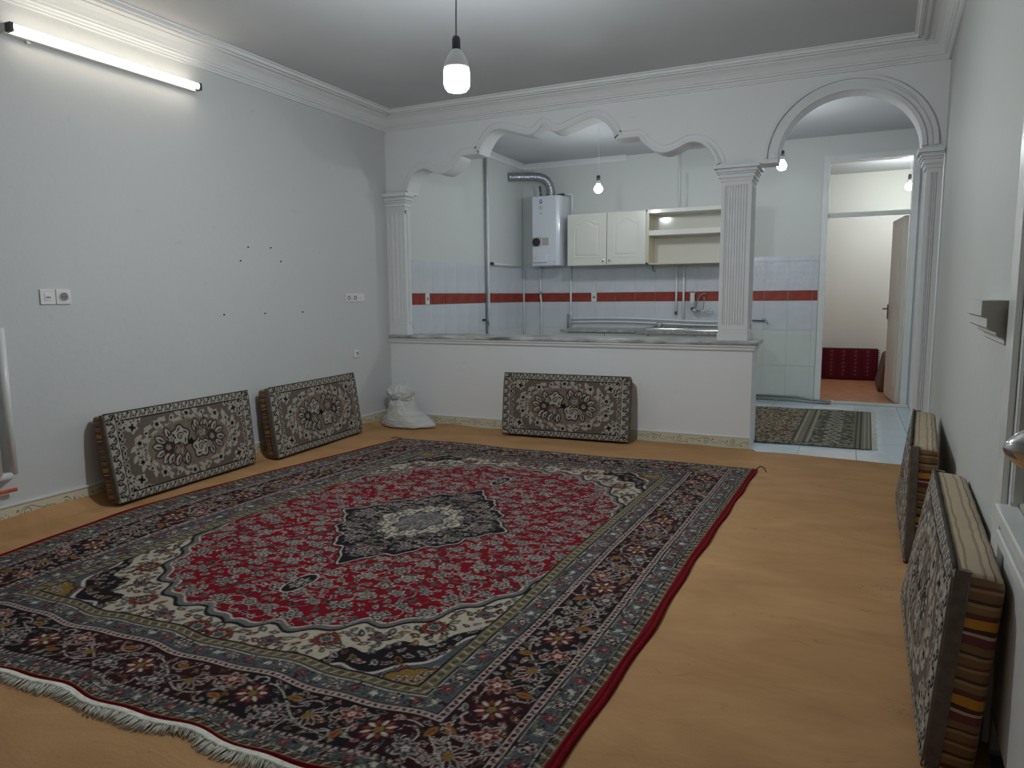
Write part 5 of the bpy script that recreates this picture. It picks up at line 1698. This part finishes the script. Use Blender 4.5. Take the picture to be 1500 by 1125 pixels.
# floor pipes along the hall wall
pipe('upper pipe laid along the foot of the hall rear wall', [(-1.0, 8.47, .050), (-.5, 8.47, .050), (-.32, 8.40, .034), (-.12, 8.38, .024)], .012, 'greypipe', caps=(((-.12, 8.38, .024), .014, 'pipe'),))
pipe('lower pipe laid along the foot of the hall rear wall', [(-1.0, 8.44, .014), (-.5, 8.43, .014), (-.30, 8.36, .014), (-.14, 8.345, .014)], .012, 'greypipe')

# ================================================================== HALL DOOR
dr = struct(MB().box(DX0 - .059, DX0, YK - .02, YK + .149, 0, 2.60).box(DX1, DX1 + .059, YK - .02, YK + .149, 0, 2.60).box(DX0 - .059, DX1 + .059, YK - .02, YK + .149, 2.6005, 2.659).box(DX0 + .0005, DX1 - .0005, YK + .03, YK + .12, 2.02, 2.062), 'door_1', M['gloss'], 'white hall door frame with a glass transom above the open door')
MB().box(DX0, DX1, YK + .07, YK + .075, 2.062, 2.60).build('transom_pane', M['glass'], dr)
MB().box(DX0 - .05, DX1 + .075, YK - .09, YK - .0205, 0.0, .028).build('sill', M['cab'], dr, bevel=.004)
# leaf opened into the back room
ang = math.radians(93)
leaf = thing('open_door', 'cream door leaf standing open into the back room', 'door', (DX1 - .005, YK + .13, 0))
lf = MB().box(0, .70, -.04, 0, .012, 2.015)
def hinge(v):
    x, y, z = v
    a = PI - ang
    return (DX1 - .015 + x * math.cos(a), YK + .155 + x * math.sin(a) - y * 0 + 0, z) if False else (DX1 - .002 + y + x * -.115, YK + .155 + x * .993, z)
lf.v = [hinge(v) for v in lf.v]
lf.build('leaf', M['doorgrey'], leaf, bevel=.003)
pn = MB()
for z0_, z1_ in ((.18, .90), (1.08, 1.88)):
    pn.add([hinge(v) for v in [(.12, -.048, z0_), (.58, -.048, z0_), (.58, -.040, z0_), (.12, -.040, z0_), (.12, -.048, z1_), (.58, -.048, z1_), (.58, -.040, z1_), (.12, -.040, z1_)]],
           [(0, 3, 2, 1), (4, 5, 6, 7), (0, 1, 5, 4), (1, 2, 6, 5), (2, 3, 7, 6), (3, 0, 4, 7)])
pn.build('panel', M['doorgrey'], leaf)
hp = hinge((.64, -.055, 1.0))
MB().box(hp[0] - .006, hp[0] + .006, hp[1] - .018, hp[1] + .018, .90, 1.07).build('handle_plate', M['dkmetal'], leaf)
MB().tube([(hp[0], hp[1], 1.02), (hp[0] - .045, hp[1], 1.02), (hp[0] - .05, hp[1] - .09, 1.02)], .008, 8).build('handle', M['dkmetal'], leaf, smooth=True)

# back room cushions
def kilim():
    c = Canvas(.74, .44, .004, (0.115, 0.010, 0.022))
    for i in range(9):
        for j in range(7):
            x = .06 + i * .078; y = .06 + j * .055
            c.leaf(x, y, .05, .010, .3 * (-1) ** i, (.28, .09, .07) if i % 2 else (.035, .01, .02))
            if i % 2: c.leaf(x + .01, y + .018, .03, .006, -.3, (.34, .22, .16))
    for i in range(0, 9, 2):
        c.stroke([(.06 + i * .078, .02), (.06 + i * .078, .42)], .005, (.05, .008, .015))
    c.img[(c.X < .02) | (c.X > .72)] = (.04, .006, .012)
    return c
KC = kilim()
t_ = thing('red_cushion', 'dark red woven cushion on the orange floor of the back room', 'cushion', (.03, 10.95, 0))
rings = []
for y, s in ((10.885, .97), (10.90, 1.0), (11.0, 1.0), (11.03, .97)):
    rings.append([(.035 + x * s, y + .03 * (z / .44), .222 + z * s) for x, z in rrect(.365, .215, .02)])
MB().loft(rings).build('body', mat('dark_red_weave', (.11, .010, .02), .9, var=.3, vscale=20), t_, smooth=True)
u = np.linspace(0, 1, 185); v_ = np.linspace(0, 1, 110)
Ug, Vg = np.meshgrid(u, v_)
Pk = np.stack([.035 - .36 + .72 * Ug, 10.872 + .03 * (Vg - .5) - .012 * (1 - (2 * Ug - 1) ** 4) * (1 - (2 * Vg - 1) ** 4), .012 + .42 * Vg], -1).reshape(-1, 3)
grid_mesh('woven_face', Pk, 185, 110, KC.sample(Ug.ravel() * .735, Vg.ravel() * .435), M['dye_cushion'], t_)
tz = MB()
for k in range(16):
    z = .03 + k * .026
    tz.tube([(.395, 10.90, z), (.418, 10.895, z - .006)], .005, 5)
tz.build('tassels', mat('dark_wool', (.05, .02, .02), .9), t_, kind='stuff')
t_ = thing('brown_cushion', 'brown cushion half hidden behind the open hall door', 'cushion', (.42, 10.2, 0))
rings = []
for z, s in ((.001, 1), (.02, 1.0), (.40, .98), (.43, .9)):
    rings.append([(.50 + .18 * z + a * s, 10.15 + b, z) for a, b in ((-.14, -.5), (-.02, -.5), (-.02, .55), (-.14, .55))])
MB().loft(rings).build('body', mat('brown_weave', (.14, .075, .045), .9, var=.2, vscale=20), t_, bevel=.02)

# ================================================================== KITCHEN MAT
def paint_mat():
    c = Canvas(1.1, .95, .004, (.20, .185, .135))   # x: from the end inward (long way), y: half width mirrored
    LGm = (.34, .33, .26); DK = (.045, .045, .035); BRN = (.17, .11, .065); OL = (.20, .19, .13)
    X, Y = c.X, c.Y       # X distance from the end, Y distance from centre line
    c.img[X < .14] = OL
    for q in (.02, .05, .085, .12):
        c.img[np.abs(X - q) < .006] = DK if q in (.085, .12) else LGm
    band = (X > .14) & (X < .46)
    c.img[band] = (.15, .14, .10)
    for x, y in poisson(150, .15, .46, 0, .85, .038):
        c.leaf(x, y, .060, .026, random.uniform(0, PI), random.choice((LGm, DK, OL, DK)))
    for k in range(11):
        y = .04 + k * .088
        c.leaf(.30, y, .22, .07, .9 if k % 2 else -.9, LGm)
        c.leaf(.30, y, .15, .03, .9 if k % 2 else -.9, DK)
        c.flower(.30, y + .04, .035, 4, (DK, LGm, DK, LGm))
    for q in (.47, .50, .56, .585):
        c.img[np.abs(X - q) < .007] = LGm if q in (.47, .56) else DK
    c.img[(X > .59)] = BRN
    for x, y in poisson(420, .6, 1.1, 0, .95, .028):
        a = random.uniform(-.3, .3) + PI / 2
        c.leaf(x, y, .055, .020, a, random.choice((LGm, OL, DK, LGm, (.22, .17, .10))))
    dd = .95 - Y
    c.img[(dd < .12) & (X > .14)] = OL
    for x, y in poisson(220, .14, 1.1, .82, .95, .03):
        c.leaf(x, y, .05, .018, PI / 2 + random.uniform(-.5, .5), random.choice((LGm, DK, OL)))
    c.img[dd < .015] = DK
    return c
MC = paint_mat()
def kitchen_mat():
    t_ = thing('kitchen_rug', 'faded olive patterned rug lying on the pale blue floor tiles', 'rug', (-.9, 6.95, 0))
    nx, ny = 380, 300
    u = np.linspace(0, 1, nx); v_ = np.linspace(-1, 1, ny)
    U, V = np.meshgrid(u, v_)
    Lx = 2.4
    xr = .232 + .02 * V
    PX = xr - Lx * (1 - U)
    yn = 5.89 + .10 * U + .006 * np.sin(U * 25)
    yf = 7.86 + .07 * U + .01 * np.sin(U * 17)
    PY = yn + (yf - yn) * (V + 1) / 2
    Z = .010 + .002 * np.sin(PX * 12) * np.sin(PY * 7) + .004 * np.exp(-((PX + .48) / .09) ** 2) * (V < -.6)
    de = np.minimum((1 - np.abs(V)), (1 - U) * 2)
    Z = np.where(de < .008, .001, Z)
    dist = Lx * (1 - U)
    q = np.minimum(dist, 1.09)
    q = np.where(dist > 1.09, .60 + (dist - 1.09) % .48, q)
    colr = MC.sample(q.ravel(), (np.abs(V) * .945).ravel())
    grid_mesh('pile', np.stack([PX, PY, Z], -1).reshape(-1, 3), nx, ny, colr, M['dye'], t_)
    fr = MB(); rn = random.Random(9)
    for k in range(260):
        y = 5.98 + 1.94 * k / 260
        x = .215 + .02 * 2 * (k / 260)
        L = .022 + .02 * abs(math.sin(k * .21)) * rn.random() + .004
        fr.tube([(x, y, .008), (x + L, y + rn.uniform(-.01, .01), .004)], [.003, .0015], 3)
    fr.build('fringe', M['fringe'], t_, kind='stuff', fix=False)
kitchen_mat()

# ================================================================== RIGHT WALL: shelf stub and door
def right_shelf():
    t_ = thing('plaster_wall_shelf', 'stub of a stepped plaster moulding with a cut end coloured grey as shade on the right wall', 'moulding', (XR(2.5), 2.5, 1.1))
    # profile: (projection, z)
    pf = [(0, 1.178), (.074, 1.178), (.074, 1.137), (.062, 1.133), (.060, 1.130), (.060, 1.106), (.054, 1.100), (.038, 1.094), (.038, 1.087), (.034, 1.082), (.022, 1.078),
          (.018, 1.070), (.018, 1.062), (.014, 1.058), (.012, 1.056), (.012, 1.048), (.006, 1.045), (0, 1.045)]
    y0_, y1_ = 2.262, 2.86
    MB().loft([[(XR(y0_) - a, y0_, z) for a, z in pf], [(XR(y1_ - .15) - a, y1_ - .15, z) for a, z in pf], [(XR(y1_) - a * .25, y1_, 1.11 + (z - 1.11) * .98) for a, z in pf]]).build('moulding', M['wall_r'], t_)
    pe = [(max(a - .002, 0) if a > 0 else 0, z) for a, z in pf]
    MB().loft([[(XR(y0_) - a, y0_ - .003, z) for a, z in pe], [(XR(y0_) - a, y0_ - .0005, z) for a, z in pe]]).build('shaded_cut_end', M['end_shade_leaf'], t_, label='cut end with its shade painted grey')  # thin cap, its grey paints the shade on the end face
right_shelf()

def rbox(mb, ya, yb, p0, p1, z0, z1):
    """box on the slanting right wall: p0..p1 projection into the room"""
    return mb.hexa([(XR(ya) - p1, ya, z0), (XR(ya) - p0, ya, z0), (XR(yb) - p0, yb, z0), (XR(yb) - p1, yb, z0)],
                   [(XR(ya) - p1, ya, z1), (XR(ya) - p0, ya, z1), (XR(yb) - p0, yb, z1), (XR(yb) - p1, yb, z1)])
d2 = MB()
rbox(d2, 2.13, 2.245, 0, .016, 0, 2.19); rbox(d2, 1.09, 1.20, 0, .016, 0, 2.19); rbox(d2, 1.09, 2.245, 0, .016, 2.12, 2.20)
rbox(d2, 2.10, 2.13, -.14, .0, 0, 2.12); rbox(d2, 1.20, 1.23, -.14, 0, 0, 2.12)
D2 = struct(d2, 'door_2', M['gloss'], 'white panelled door in the right wall near the camera', bevel=.003)
lm = MB(); rbox(lm, 1.235, 2.095, -.06, -.02, .01, 2.115)
L2 = lm.build('leaf', M['end_shade_leaf'], D2)
gm = MB(); rbox(gm, 1.33, 2.00, -.022, -.012, .70, 2.0); gm.build('obscured_pane', M['frost'], L2)
b1 = MB(); rbox(b1, 2.03, 2.036, -.02, .004, .69, 2.02); rbox(b1, 2.062, 2.066, -.02, .002, .69, 2.02); b1.build('glazing_bead', M['gloss'], L2)
pm = MB(); rbox(pm, 1.22, 2.115, -.02, .030, .630, .664); pm.build('panel_moulding', M['gloss'], L2, bevel=.004)
pm = MB(); rbox(pm, 1.22, 2.085, -.02, .026, .575, .605); pm.build('panel_moulding', M['gloss'], L2, bevel=.004)
pm = MB(); rbox(pm, 1.24, 2.09, -.02, .004, .10, .575); pm.build('lower_panel', M['gloss'], L2, bevel=.004)
kx = XR(1.36) - .0
KS = 1.22
MB().lathe([(r_ * KS, x_) for r_, x_ in ((.001, -.122), (.008, -.119), (.020, -.106), (.029, -.088), (.033, -.070), (.032, -.054), (.022, -.042), (.012, -.036), (.012, 0.02))], (kx, 1.36, .948), 28, 'x').build('knob', M['chrome'], L2, smooth=True, label='bullet-shaped chrome door knob')
MB().lathe([(.034, -.012), (.040, -.006), (.040, .02)], (kx, 1.36, .948), 24, 'x').build('rosette', M['chrome'], L2, smooth=True)
